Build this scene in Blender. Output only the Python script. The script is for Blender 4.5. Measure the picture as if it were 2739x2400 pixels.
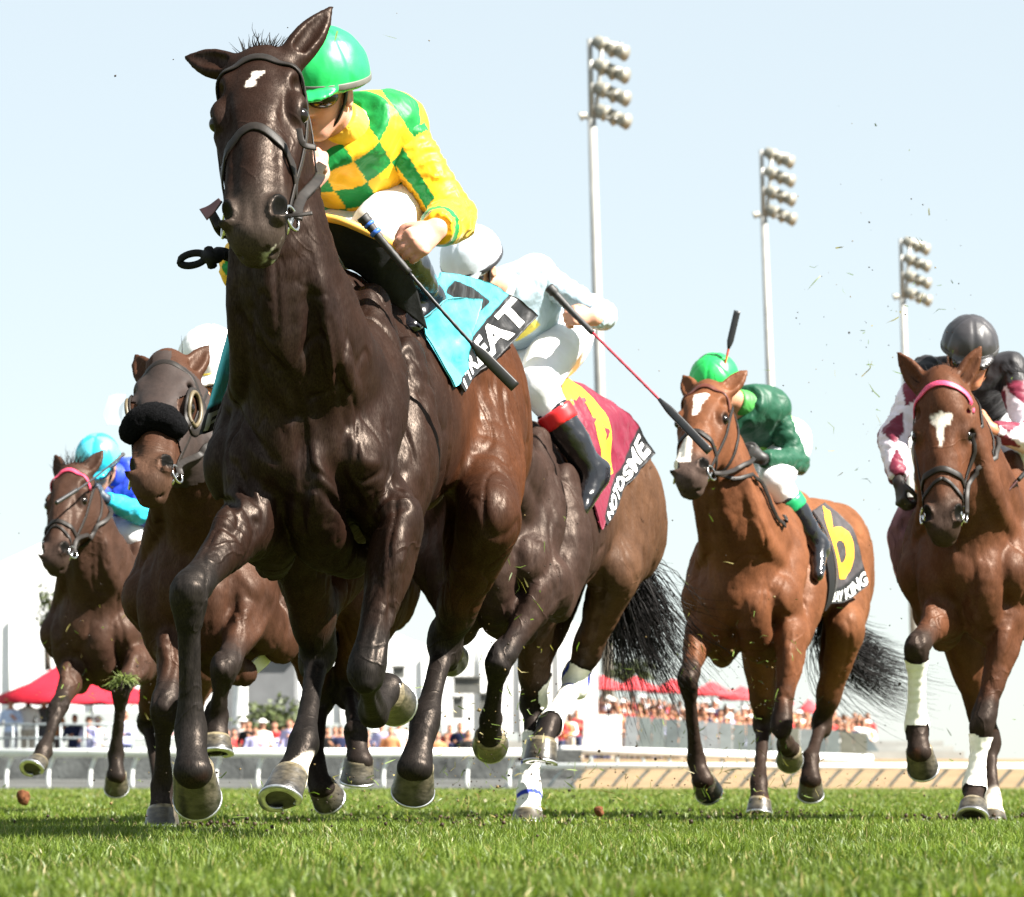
import bpy, math, random
import numpy as np
from mathutils import Vector, Matrix

for _o in list(bpy.data.objects):
    bpy.data.objects.remove(_o, do_unlink=True)
SC = bpy.context.scene
COL = SC.collection
rng = np.random.default_rng(7)

# ------------------------------------------------------------------ camera
IW, IH = 2739.0, 2400.0
FPX = 10300.0              # focal length in photograph pixels
HORIZON = 2088.0           # photograph row of the horizon
CAM_H = 0.175              # camera height above the turf (m)
PITCH = math.atan((HORIZON - IH / 2) / FPX)
cam_d = bpy.data.cameras.new('camera')
cam = bpy.data.objects.new('camera', cam_d)
COL.objects.link(cam)
cam.location = (0, 0, CAM_H)
cam.rotation_euler = (math.pi / 2 + PITCH, 0, 0)
cam_d.sensor_width = 36.0
cam_d.lens = FPX / IW * 36.0
cam_d.clip_start = 0.5
cam_d.clip_end = 3000
cam_d.dof.use_dof = True
cam_d.dof.focus_distance = 10.6
cam_d.dof.aperture_fstop = 11.0
SC.camera = cam

# ------------------------------------------------------------------ light
SUN_AZ, SUN_EL = math.radians(68), math.radians(46)   # azimuth: from behind the camera towards the right
sun_to = Vector((math.sin(SUN_AZ) * math.cos(SUN_EL), -math.cos(SUN_AZ) * math.cos(SUN_EL), math.sin(SUN_EL)))
w = bpy.data.worlds.new('World')
SC.world = w
w.use_nodes = True
nt = w.node_tree
bg = nt.nodes['Background']
sky = nt.nodes.new('ShaderNodeTexSky')
sky.sky_type = 'NISHITA'
sky.sun_disc = False
sky.sun_elevation = SUN_EL
sky.sun_rotation = math.atan2(sun_to.x, sun_to.y)
sky.dust_density = 0.25
sky.air_density = 1.0
sky.ozone_density = 1.0
veil = nt.nodes.new('ShaderNodeMix'); veil.data_type = 'RGBA'      # thin even high haze over the whole sky
veil.inputs[0].default_value = 0.78
nt.links.new(sky.outputs[0], veil.inputs[6]); veil.inputs[7].default_value = (3.55, 3.92, 3.98, 1)
nt.links.new(veil.outputs[2], bg.inputs[0])
bg.inputs[1].default_value = 0.0535
sl = bpy.data.lights.new('sun', 'SUN')
sl.energy = 5.0
sl.angle = math.radians(0.53)
sl.color = (1.0, 0.95, 0.87)
so = bpy.data.objects.new('sun', sl)
COL.objects.link(so)
so.rotation_euler = (-sun_to).to_track_quat('-Z', 'Y').to_euler()
so.location = (8, -6, 12)
SC.view_settings.view_transform = 'Standard'
SC.view_settings.look = 'None'
SC.view_settings.gamma = 1.0
SC.view_settings.exposure = 2.1
SC.view_settings.use_curve_mapping = False

# ------------------------------------------------------------------ helpers
def V(*a):
    return np.array(a, dtype=np.float64)
def unit(v):
    v = np.asarray(v, float)
    return v / (np.linalg.norm(v) + 1e-12)
_fw = V(0, math.cos(PITCH), math.sin(PITCH)); _up = V(0, -math.sin(PITCH), math.cos(PITCH)); _rt = V(1, 0, 0)
def at(px, py, d):
    """a point of the place: seen at that photograph pixel, d metres away along the ground"""
    r = _fw + _rt * ((px - IW / 2) / FPX) + _up * (-(py - IH / 2) / FPX)
    return V(0, 0, CAM_H) + r * (d / r[1])
def tag(o, label=None, cat=None, group=None, kind=None):
    if label: o['label'] = label
    if cat: o['category'] = cat
    if group: o['group'] = group
    if kind: o['kind'] = kind
    return o
def empty(name, loc=(0, 0, 0)):
    o = bpy.data.objects.new(name, None)
    COL.objects.link(o)
    o.location = [float(c) for c in loc]
    o.empty_display_size = 0.1
    return o
def mesh_np(verts, faces, name='mesh'):
    """faces: (n,3) or (n,4) int array, or list of lists"""
    me = bpy.data.meshes.new(name)
    verts = np.asarray(verts, np.float32)
    if isinstance(faces, np.ndarray):
        n, k = faces.shape
        me.vertices.add(len(verts)); me.vertices.foreach_set('co', verts.ravel())
        me.loops.add(n * k); me.loops.foreach_set('vertex_index', faces.astype(np.int32).ravel())
        me.polygons.add(n); me.polygons.foreach_set('loop_start', np.arange(0, n * k, k, dtype=np.int32))
        me.update(calc_edges=True)
    else:
        me.from_pydata([tuple(map(float, v)) for v in verts], [], faces)
        me.update()
    return me
def link(name, me, mat, parent=None, smooth=True):
    o = bpy.data.objects.new(name, me)
    COL.objects.link(o)
    if mat is not None and not len(me.materials): me.materials.append(mat)
    if smooth:
        me.polygons.foreach_set('use_smooth', np.ones(len(me.polygons), dtype=bool))
    if parent is not None:
        o.parent = parent
        o.matrix_parent_inverse = Matrix.Translation(-Vector(parent.location))
    return o
def set_col(me, cols):
    a = me.color_attributes.new('Col', 'FLOAT_COLOR', 'POINT')
    c = np.ones((len(me.vertices), 4), np.float32)
    c[:, :3] = cols
    a.data.foreach_set('color', c.ravel())
def srgb(r, g, b):
    f = lambda c: (c / 255 / 12.92) if c / 255 <= 0.04045 else ((c / 255 + 0.055) / 1.055) ** 2.4
    return (f(r), f(g), f(b))
class MB:
    """collects shapes for one mesh"""
    def __init__(s): s.v = []; s.f = []
    def add(s, v, f):
        n = len(s.v); s.v += [tuple(map(float, p)) for p in v]; s.f += [[i + n for i in q] for q in f]
    def box(s, c, d, ax=None, bev=0.0):
        ax = np.eye(3) if ax is None else np.asarray(ax)
        c = np.asarray(c, float); d = np.asarray(d, float) / 2
        vs = [c + ax[0] * d[0] * i + ax[1] * d[1] * j + ax[2] * d[2] * k for i in (-1, 1) for j in (-1, 1) for k in (-1, 1)]
        s.add(vs, [[0, 1, 3, 2], [4, 6, 7, 5], [0, 4, 5, 1], [2, 3, 7, 6], [0, 2, 6, 4], [1, 5, 7, 3]])
    def tube(s, pts, rad, n=8, cap=True, flat=None):
        """pts (m,3), rad scalar/list or list of (ru,rv); flat: axis for ru"""
        pts = np.asarray(pts, float); m = len(pts)
        if np.isscalar(rad): rad = [rad] * m
        t = np.gradient(pts, axis=0); ref = V(0.13, 0.31, 0.94) if flat is None else np.asarray(flat, float)
        base = len(s.v)
        for i in range(m):
            ti = unit(t[i]); r_i = ref if ref.ndim == 1 else ref[i]
            u = unit(r_i - ti * np.dot(r_i, ti)); w_ = np.cross(ti, u)
            ru, rv = (rad[i], rad[i]) if np.isscalar(rad[i]) else rad[i]
            for j in range(n):
                a = 2 * math.pi * j / n
                s.v.append(tuple(pts[i] + u * ru * math.cos(a) + w_ * rv * math.sin(a)))
        for i in range(m - 1):
            for j in range(n):
                a = base + i * n + j; b = base + i * n + (j + 1) % n
                s.f.append([a, b, b + n, a + n])
        if cap:
            s.f.append([base + j for j in range(n)][::-1]); s.f.append([base + (m - 1) * n + j for j in range(n)])
    def build(s, name, mat, parent=None, smooth=True):
        me = bpy.data.meshes.new(name); me.from_pydata(s.v, [], s.f); me.update()
        return link(name, me, mat, parent, smooth)
def spline(pts, n):
    """Catmull-Rom through pts (any dimension), n samples"""
    P = np.asarray(pts, float)
    if len(P) == 2:
        t = np.linspace(0, 1, n)[:, None]; return P[0] * (1 - t) + P[1] * t
    Q = np.vstack([2 * P[0] - P[1], P, 2 * P[-1] - P[-2]])
    out = []
    for x in np.linspace(0, len(P) - 1, n):
        i = min(int(x), len(P) - 2); t = x - i
        a, b, c, d = Q[i:i + 4]
        out.append(0.5 * (2 * b + (c - a) * t + (2 * a - 5 * b + 4 * c - d) * t * t + (3 * b - a - 3 * c + d) * t ** 3))
    return np.array(out)
# value noise, vectorised
_perm = rng.random((32, 32, 32)).astype(np.float32)
def vnoise(p):
    p = np.asarray(p, float); i = np.floor(p).astype(int); f = p - i; f = f * f * (3 - 2 * f)
    r = 0
    for dx in (0, 1):
        for dy in (0, 1):
            for dz in (0, 1):
                wgt = (f[:, 0] if dx else 1 - f[:, 0]) * (f[:, 1] if dy else 1 - f[:, 1]) * (f[:, 2] if dz else 1 - f[:, 2])
                r = r + wgt * _perm[(i[:, 0] + dx) % 32, (i[:, 1] + dy) % 32, (i[:, 2] + dz) % 32]
    return r * 2 - 1
def fbm(p, o=3):
    p = np.asarray(p, float); r = 0; a = 1
    for k in range(o):
        r = r + a * vnoise(p * 2 ** k + 17.3 * k); a *= 0.5
    return r
def sstep(a, b, x):
    t = np.clip((x - a) / (b - a), 0, 1); return t * t * (3 - 2 * t)

# ------------------------------------------------------------------ solid modelling with distance fields
class Sdf:
    """a smooth union of tapered limbs and ellipsoids, meshed into ONE continuous surface"""
    def __init__(s): s.ops = []
    def _push(s, fn, lo, hi, k, mode='u'):
        s.ops.append((fn, np.asarray(lo, float), np.asarray(hi, float), k, mode))
    def tube(s, pts, rad, k=0.03, u=None, n=None, mode='u'):
        """rad: list of scalars or (ru, rv); u: unit axis along which ru is measured"""
        pts = np.asarray(pts, float)
        R = np.array([(r, r) if np.isscalar(r) else r for r in rad], float)
        if n is None: n = 2 if len(pts) == 2 else 3 * len(pts)
        if len(pts) > 2:
            S = spline(np.hstack([pts, R]), n); pts, R = S[:, :3], np.maximum(S[:, 3:], 0.002)
        u_ = unit(u) if u is not None else V(1, 0, 0)
        iso = bool(np.allclose(R[:, 0], R[:, 1]))
        m = R.max()
        u0, u1, u2 = (float(c) for c in u_)
        def seg(a, b, ra, rb, x, y, z):
            d = [float(c) for c in b - a]; L = max(d[0] ** 2 + d[1] ** 2 + d[2] ** 2, 1e-9)
            vx, vy, vz = x - float(a[0]), y - float(a[1]), z - float(a[2])
            t = np.clip((vx * d[0] + vy * d[1] + vz * d[2]) / L, 0, 1)
            vx = vx - t * d[0]; vy = vy - t * d[1]; vz = vz - t * d[2]
            q2 = vx * vx + vy * vy + vz * vz
            ru = float(ra[0]) + t * float(rb[0] - ra[0])
            if iso: return np.sqrt(q2) - ru
            rv = float(ra[1]) + t * float(rb[1] - ra[1])
            qu = vx * u0 + vy * u1 + vz * u2; qu *= qu
            q2 -= qu; np.maximum(q2, 0, out=q2)
            ru *= ru; rv *= rv
            k0 = qu / ru + q2 / rv
            k1 = np.sqrt(qu / (ru * ru) + q2 / (rv * rv)) + 1e-9
            k0s = np.sqrt(k0)
            return np.where(k0s < 1e-3, -np.sqrt(np.minimum(ru, rv)), (k0 - k0s) / k1)
        def fn(x, y, z, pad=None):
            if pad is None or getattr(x, 'ndim', 1) != 3:
                best = None
                for a, b, ra, rb in zip(pts[:-1], pts[1:], R[:-1], R[1:]):
                    dist = seg(a, b, ra, rb, x, y, z)
                    best = dist if best is None else np.minimum(best, dist)
                return best
            best = np.full((x.shape[0], y.shape[1], z.shape[2]), 9.0, np.float32)
            X, Y, Z = x.ravel(), y.ravel(), z.ravel()
            for a, b, ra, rb in zip(pts[:-1], pts[1:], R[:-1], R[1:]):
                mm = max(ra.max(), rb.max()) + pad
                i0 = [int(np.searchsorted(Q, min(a[c], b[c]) - mm)) for c, Q in enumerate((X, Y, Z))]
                i1 = [int(np.searchsorted(Q, max(a[c], b[c]) + mm)) for c, Q in enumerate((X, Y, Z))]
                if any(q <= p for p, q in zip(i0, i1)): continue
                sl_ = tuple(slice(p, q) for p, q in zip(i0, i1))
                np.minimum(best[sl_], seg(a, b, ra, rb, x[sl_[0]], y[:, sl_[1]], z[:, :, sl_[2]]), out=best[sl_])
            return best
        s._push(fn, pts.min(0) - m, pts.max(0) + m, k, mode)
    def ell(s, c, r, ax=None, k=0.03, mode='u'):
        c = np.asarray(c, float); r = np.asarray(r, float); A = np.eye(3) if ax is None else np.array([unit(a) for a in ax])
        Af = [[float(q) for q in row] for row in A]; rf = [float(q) for q in r]
        def fn(x, y, z, pad=None):
            vx, vy, vz = x - float(c[0]), y - float(c[1]), z - float(c[2])
            k0 = 0; k1 = 0
            for i in range(3):
                q = vx * Af[i][0] + vy * Af[i][1] + vz * Af[i][2]; q = q * q
                k0 = k0 + q / rf[i] ** 2; k1 = k1 + q / rf[i] ** 4
            k1 = np.sqrt(k1) + 1e-9; k0s = np.sqrt(k0)
            return np.where(k0s < 1e-3, -min(rf), (k0 - k0s) / k1)
        ext = np.sqrt(((A * r[:, None]) ** 2).sum(0))
        s._push(fn, c - ext, c + ext, k, mode)
    def plane(s, o, nrm, k=0.004):
        """cut away everything on the side nrm points to"""
        o = np.asarray(o, float); nrm = unit(nrm)
        fn = lambda x, y, z, pad=None: -((x - o[0]) * nrm[0] + (y - o[1]) * nrm[1] + (z - o[2]) * nrm[2])
        s._push(fn, V(-1e3, -1e3, -1e3), V(1e3, 1e3, 1e3), k, 'd')
    @staticmethod
    def _comb(a, b, k, mode):
        if mode == 'u':
            h = np.clip(0.5 + 0.5 * (a - b) / k, 0, 1); return a * (1 - h) + b * h - k * h * (1 - h)
        b = -b
        h = np.clip(0.5 - 0.5 * (a - b) / k, 0, 1); return a * (1 - h) + b * h + k * h * (1 - h)
    def eval(s, P, grow=0.0):
        P = np.atleast_2d(np.asarray(P, float)); D = np.full(len(P), 9.0)
        for fn, lo, hi, k, mode in s.ops:
            pad = k + 0.12
            m = np.all((P > lo - pad) & (P < hi + pad), axis=1)
            if m.any():
                D[m] = s._comb(D[m], fn(P[m, 0], P[m, 1], P[m, 2]), k, mode)
        return D - grow
    def grad(s, P):
        e = 0.003; P = np.atleast_2d(P); g = np.zeros_like(P)
        for i in range(3):
            dv = np.zeros(3); dv[i] = e
            g[:, i] = s.eval(P + dv) - s.eval(P - dv)
        return g / (np.linalg.norm(g, axis=1)[:, None] + 1e-12)
    def project(s, P, off=0.0, it=12):
        """move points onto the surface (offset outwards by off)"""
        P = np.array(np.atleast_2d(P), float)
        for _ in range(it):
            d = s.eval(P); g = s.grad(P)
            P = P - g * np.clip(d - off, -0.05, 0.05)[:, None] * 0.9
        return P
    def cast(s, o, d, off=0.0, tmax=1.0):
        """march from outside point o in direction d to the surface"""
        o = np.asarray(o, float); d = unit(d); t = 0
        for _ in range(60):
            v = s.eval(o + d * t)[0] - off
            if v < 0.0005: break
            t += min(max(v * 0.7, 0.0006), 0.05)
            if t > tmax: break
        return o + d * t
    def field(s, h, lo=None, hi=None, grow=0.0):
        us = [op for op in s.ops if op[4] == 'u']
        lo = np.min([op[1] for op in us], axis=0) - 4 * h - grow if lo is None else np.asarray(lo, float)
        hi = np.max([op[2] for op in us], axis=0) + 4 * h + grow if hi is None else np.asarray(hi, float)
        n = np.ceil((hi - lo) / h).astype(int) + 1
        ax = [(lo[i] + h * np.arange(n[i])).astype(np.float32) for i in range(3)]
        D = np.full(n, 9.0, np.float32)
        for fn, a, b, k, mode in s.ops:
            pad = k + 3 * h + grow
            i0 = np.clip(np.floor((a - pad - lo) / h).astype(int), 0, n); i1 = np.clip(np.ceil((b + pad - lo) / h).astype(int) + 1, 0, n)
            if np.any(i1 <= i0): continue
            sl_ = tuple(slice(p, q) for p, q in zip(i0, i1))
            x = ax[0][sl_[0]][:, None, None]; y = ax[1][sl_[1]][None, :, None]; z = ax[2][sl_[2]][None, None, :]
            D[sl_] = s._comb(D[sl_], fn(x, y, z, pad), k, mode)
        return D - grow, lo
    def mesh(s, h, smooth=1, grow=0.0, lo=None, hi=None):
        D, lo = s.field(h, lo, hi, grow)
        v, f = surface_nets(D, lo, h)
        for _ in range(smooth): v = lap(v, f, 0.5)
        return v, f
def surface_nets(D, lo, h):
    s = D < 0
    c = np.zeros(tuple(np.array(D.shape) - 1), np.uint8)
    offs = [(i, j, k) for i in (0, 1) for j in (0, 1) for k in (0, 1)]
    for i, j, k in offs:
        c += s[i:c.shape[0] + i, j:c.shape[1] + j, k:c.shape[2] + k]
    act = (c > 0) & (c < 8)
    I = np.argwhere(act)
    vals = np.stack([D[I[:, 0] + i, I[:, 1] + j, I[:, 2] + k] for i, j, k in offs], 1)
    acc = np.zeros((len(I), 3)); cnt = np.zeros(len(I))
    O = np.array(offs, float)
    for a in range(8):
        for b in range(a + 1, 8):
            if np.abs(O[a] - O[b]).sum() != 1: continue
            va, vb = vals[:, a], vals[:, b]; m = (va < 0) != (vb < 0)
            t = va[m] / (va[m] - vb[m])
            acc[m] += O[a] + t[:, None] * (O[b] - O[a]); cnt[m] += 1
    v = lo + (I + acc / cnt[:, None]) * h
    idx = np.full(act.shape, -1, np.int64); idx[act] = np.arange(len(I))
    F = []
    for axis in range(3):
        b, c2 = (axis + 1) % 3, (axis + 2) % 3
        s0 = np.take(s, range(0, s.shape[axis] - 1), axis); s1 = np.take(s, range(1, s.shape[axis]), axis)
        E = np.argwhere(s0 != s1)
        E = E[(E[:, b] > 0) & (E[:, c2] > 0) & (E[:, b] < s.shape[b] - 1) & (E[:, c2] < s.shape[c2] - 1)]
        ins = s[E[:, 0], E[:, 1], E[:, 2]]
        def cell(db, dc):
            q = E.copy(); q[:, b] += db; q[:, c2] += dc; return idx[q[:, 0], q[:, 1], q[:, 2]]
        q = np.stack([cell(-1, -1), cell(0, -1), cell(0, 0), cell(-1, 0)], 1)
        q[~ins] = q[~ins][:, ::-1]
        F.append(q)
    F = np.vstack(F); F = F[(F >= 0).all(1)]
    return v, F
def lap(v, f, w_=0.5):
    n = len(v); acc = np.zeros((n, 3)); cnt = np.zeros(n)
    k = f.shape[1]
    for i in range(k):
        a, b = f[:, i], f[:, (i + 1) % k]
        for c in range(3):
            acc[:, c] += np.bincount(a, v[b, c], n) + np.bincount(b, v[a, c], n)
        cnt += np.bincount(a, minlength=n) + np.bincount(b, minlength=n)
    return v * (1 - w_) + w_ * acc / np.maximum(cnt, 1)[:, None]
def vnormals(v, f):
    a = v[f[:, 2]] - v[f[:, 0]]; b = v[f[:, -1]] - v[f[:, 1]] if f.shape[1] == 4 else v[f[:, 2]] - v[f[:, 1]]
    nf = np.cross(a, b); n = np.zeros_like(v)
    for i in range(f.shape[1]):
        for c in range(3): n[:, c] += np.bincount(f[:, i], nf[:, c], len(v))
    return n / (np.linalg.norm(n, axis=1)[:, None] + 1e-12)
def submesh(v, f, keep_v):
    """keep faces whose vertices are all kept"""
    kf = keep_v[f].all(1); f = f[kf]
    used = np.zeros(len(v), bool); used[f.ravel()] = True
    mp = -np.ones(len(v), int); mp[used] = np.arange(used.sum())
    return v[used], mp[f], used
def segd(P, a, b):
    """distance to a segment and parameter along it"""
    a = np.asarray(a, float); d = np.asarray(b, float) - a
    t = np.clip((P - a) @ d / max(d @ d, 1e-9), 0, 1)
    return np.linalg.norm(P - a - t[:, None] * d, axis=1), t

# ------------------------------------------------------------------ materials
MATS = {}
def nodes(name):
    m = bpy.data.materials.new(name); m.use_nodes = True
    nt = m.node_tree; b = nt.nodes['Principled BSDF']
    return m, nt, b
def N(nt, typ, **kw):
    n = nt.nodes.new(typ)
    for k, v in kw.items(): setattr(n, k, v)
    return n
def noise_node(nt, scale, detail=3, coord='Object', vec_scale=None):
    tc = N(nt, 'ShaderNodeTexCoord'); out = tc.outputs[coord]
    if vec_scale:
        mp = N(nt, 'ShaderNodeMapping'); mp.inputs['Scale'].default_value = vec_scale
        nt.links.new(out, mp.inputs['Vector']); out = mp.outputs[0]
    t = N(nt, 'ShaderNodeTexNoise'); t.inputs['Scale'].default_value = scale; t.inputs['Detail'].default_value = detail
    nt.links.new(out, t.inputs['Vector'])
    return t
def ramp(nt, fac, stops):
    r = N(nt, 'ShaderNodeValToRGB'); e = r.color_ramp.elements
    while len(e) < len(stops): e.new(0.5)
    for q, (p, c) in zip(e, stops): q.position = p; q.color = (*c, 1) if len(c) == 3 else c
    nt.links.new(fac, r.inputs[0]); return r
def mixmul(nt, a, b, fac=1.0, mode='MULTIPLY'):
    m = N(nt, 'ShaderNodeMix', data_type='RGBA', blend_type=mode)
    m.inputs[0].default_value = fac
    nt.links.new(a, m.inputs[6]) if not isinstance(a, tuple) else setattr(m.inputs[6], 'default_value', a)
    nt.links.new(b, m.inputs[7]) if not isinstance(b, tuple) else setattr(m.inputs[7], 'default_value', b)
    return m.outputs[2]
def bump(nt, b, height, strength=0.2, dist=0.01, prev=None):
    n = N(nt, 'ShaderNodeBump'); n.inputs['Strength'].default_value = strength; n.inputs['Distance'].default_value = dist
    nt.links.new(height, n.inputs['Height'])
    if prev is not None: nt.links.new(prev, n.inputs['Normal'])
    nt.links.new(n.outputs[0], b.inputs['Normal']); return n.outputs[0]
def mat(name, col=None, rough=0.6, spec=0.5, metal=0.0, nscale=30, namt=0.25, bscale=None, bamt=0.0, bdist=0.004, coat=0.0, sheen=0.0, sub=0.0, trans=0.0, rvar=0.0, vec=None):
    """general procedural material: col=None reads the mesh's own colour attribute"""
    if name in MATS: return MATS[name]
    m, nt, b = nodes(name)
    if col is None:
        at_ = N(nt, 'ShaderNodeAttribute', attribute_name='Col'); src = at_.outputs['Color']
    else:
        rgb = N(nt, 'ShaderNodeRGB'); rgb.outputs[0].default_value = (*col, 1); src = rgb.outputs[0]
    n1 = noise_node(nt, nscale, 4, vec_scale=vec)
    r1 = ramp(nt, n1.outputs['Fac'], [(0.3, (1 - namt,) * 3), (0.7, (1 + namt * 0.6,) * 3)])
    nt.links.new(mixmul(nt, src, r1.outputs[0]), b.inputs['Base Color'])
    b.inputs['Roughness'].default_value = rough
    if rvar:
        mr = N(nt, 'ShaderNodeMapRange'); mr.inputs[3].default_value = rough - rvar; mr.inputs[4].default_value = rough + rvar
        nt.links.new(n1.outputs['Fac'], mr.inputs[0]); nt.links.new(mr.outputs[0], b.inputs['Roughness'])
    b.inputs['Specular IOR Level'].default_value = spec
    b.inputs['Metallic'].default_value = metal
    if coat: b.inputs['Coat Weight'].default_value = coat; b.inputs['Coat Roughness'].default_value = 0.2
    if sheen: b.inputs['Sheen Weight'].default_value = sheen; b.inputs['Sheen Roughness'].default_value = 0.4
    if sub:
        b.inputs['Subsurface Weight'].default_value = sub; b.inputs['Subsurface Radius'].default_value = (0.012, 0.004, 0.002); b.inputs['Subsurface Scale'].default_value = 1.0
    if bamt:
        n2 = noise_node(nt, bscale or nscale * 3, 4, vec_scale=vec)
        bump(nt, b, n2.outputs['Fac'], bamt, bdist)
    MATS[name] = m
    return m
def coat_mat(name='coat', rough=0.42, spec=0.03):
    """short horse hair: colour attribute, fine hair relief, a weak glossy layer without rim reflections"""
    if name in MATS: return MATS[name]
    m, nt, b = nodes(name)
    at_ = N(nt, 'ShaderNodeAttribute', attribute_name='Col')
    n1 = noise_node(nt, 7, 5); n2 = noise_node(nt, 300, 3, vec_scale=(1, 1, 0.22)); n3 = noise_node(nt, 42, 5, vec_scale=(1, 1, 0.35))
    r1 = ramp(nt, n1.outputs['Fac'], [(0.3, (0.72, 0.69, 0.66)), (0.7, (1.22, 1.2, 1.16))])
    r2 = ramp(nt, n2.outputs['Fac'], [(0.3, (0.78,) * 3), (0.72, (1.2,) * 3)])
    c = mixmul(nt, at_.outputs['Color'], r1.outputs[0]); c = mixmul(nt, c, r2.outputs[0])
    nt.links.new(c, b.inputs['Base Color'])
    b.inputs['Roughness'].default_value = 0.7; b.inputs['Specular IOR Level'].default_value = 0.06
    nv = noise_node(nt, 4.2, 2); nv.inputs['Distortion'].default_value = 1.2
    ab = N(nt, 'ShaderNodeMath', operation='SUBTRACT'); ab.inputs[1].default_value = 0.5; nt.links.new(nv.outputs['Fac'], ab.inputs[0])
    ab2 = N(nt, 'ShaderNodeMath', operation='ABSOLUTE'); nt.links.new(ab.outputs[0], ab2.inputs[0])
    vr = ramp(nt, ab2.outputs[0], [(0.0, (1, 1, 1)), (0.030, (0, 0, 0))])
    va = N(nt, 'ShaderNodeAttribute', attribute_name='Vein'); vm = N(nt, 'ShaderNodeMath', operation='MULTIPLY'); nt.links.new(vr.outputs[0], vm.inputs[0]); nt.links.new(va.outputs['Fac'], vm.inputs[1])
    b0 = bump(nt, b, vm.outputs[0], 0.35, 0.005)
    b1 = bump(nt, b, n3.outputs['Fac'], 0.30, 0.006, b0)
    b2 = bump(nt, b, n2.outputs['Fac'], 0.35, 0.0012, b1)
    gl = N(nt, 'ShaderNodeBsdfGlossy'); nt.links.new(b2, gl.inputs['Normal'])
    mr = N(nt, 'ShaderNodeMapRange'); mr.inputs[3].default_value = rough - 0.02; mr.inputs[4].default_value = rough + 0.18
    nt.links.new(n3.outputs['Fac'], mr.inputs[0]); nt.links.new(mr.outputs[0], gl.inputs['Roughness'])
    r3 = ramp(nt, n2.outputs['Fac'], [(0.32, (spec * 0.4, spec * 0.33, spec * 0.28)), (0.68, (spec * 1.6, spec * 1.32, spec * 1.12))])
    n5 = noise_node(nt, 24, 4, vec_scale=(1, 1, 0.5)); r5 = ramp(nt, n5.outputs['Fac'], [(0.35, (0.55,) * 3), (0.68, (1.3,) * 3)])
    nt.links.new(mixmul(nt, r3.outputs[0], r5.outputs[0]), gl.inputs['Color'])
    ad = N(nt, 'ShaderNodeAddShader'); nt.links.new(b.outputs[0], ad.inputs[0]); nt.links.new(gl.outputs[0], ad.inputs[1])
    nt.links.new(ad.outputs[0], nt.nodes['Material Output'].inputs['Surface'])
    MATS[name] = m
    return m
# ------------------------------------------------------------------ setting: turf, bank beyond it
def turf_mat():
    m, nt, b = nodes('turf')
    n1 = noise_node(nt, 0.9, 6, vec_scale=(1, 0.25, 1)); n2 = noise_node(nt, 14, 5, vec_scale=(1, 0.3, 1))
    r1 = ramp(nt, n1.outputs['Fac'], [(0.3, (0.066, 0.086, 0.014)), (0.55, (0.088, 0.105, 0.021)), (0.75, (0.115, 0.11, 0.033))])
    r2 = ramp(nt, n2.outputs['Fac'], [(0.3, (0.7,) * 3), (0.7, (1.2,) * 3)])
    nt.links.new(mixmul(nt, r1.outputs[0], r2.outputs[0]), b.inputs['Base Color'])
    b.inputs['Roughness'].default_value = 0.9; b.inputs['Specular IOR Level'].default_value = 0.1
    bump(nt, b, n2.outputs['Fac'], 0.6, 0.03)
    return m
TRACK_END = 83.0
g = mesh_np([(-900, -40, 0), (900, -40, 0), (900, TRACK_END, 0), (-900, TRACK_END, 0)], np.array([[0, 1, 2, 3]]), 'turf')
tag(link('turf_ground', g, turf_mat(), smooth=False), kind='structure')
dirt = mat('sandy_dirt', (0.21, 0.15, 0.088), rough=0.95, spec=0.05, nscale=1.2, namt=0.25, bamt=0.4, bscale=6, bdist=0.05)
apron = mat('grey_apron', (0.08, 0.082, 0.078), rough=0.9, spec=0.1, nscale=0.8, namt=0.3, bamt=0.3, bscale=5, bdist=0.04)
xs = -11.3 + 0.0
def bank(name, x0, x1, m):
    v = [(x0, TRACK_END, -0.01), (x1, TRACK_END, -0.01), (x1, 112, 0.80), (x0, 112, 0.80), (x1, 1200, 0.80), (x0, 1200, 0.80)]
    tag(link(name, mesh_np(v, np.array([[0, 1, 2, 3], [3, 2, 4, 5]]), name), m, smooth=False), kind='structure')
bank('grey_apron', -900, 1.4, apron); bank('dirt_track', 1.4, 900, dirt)
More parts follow.
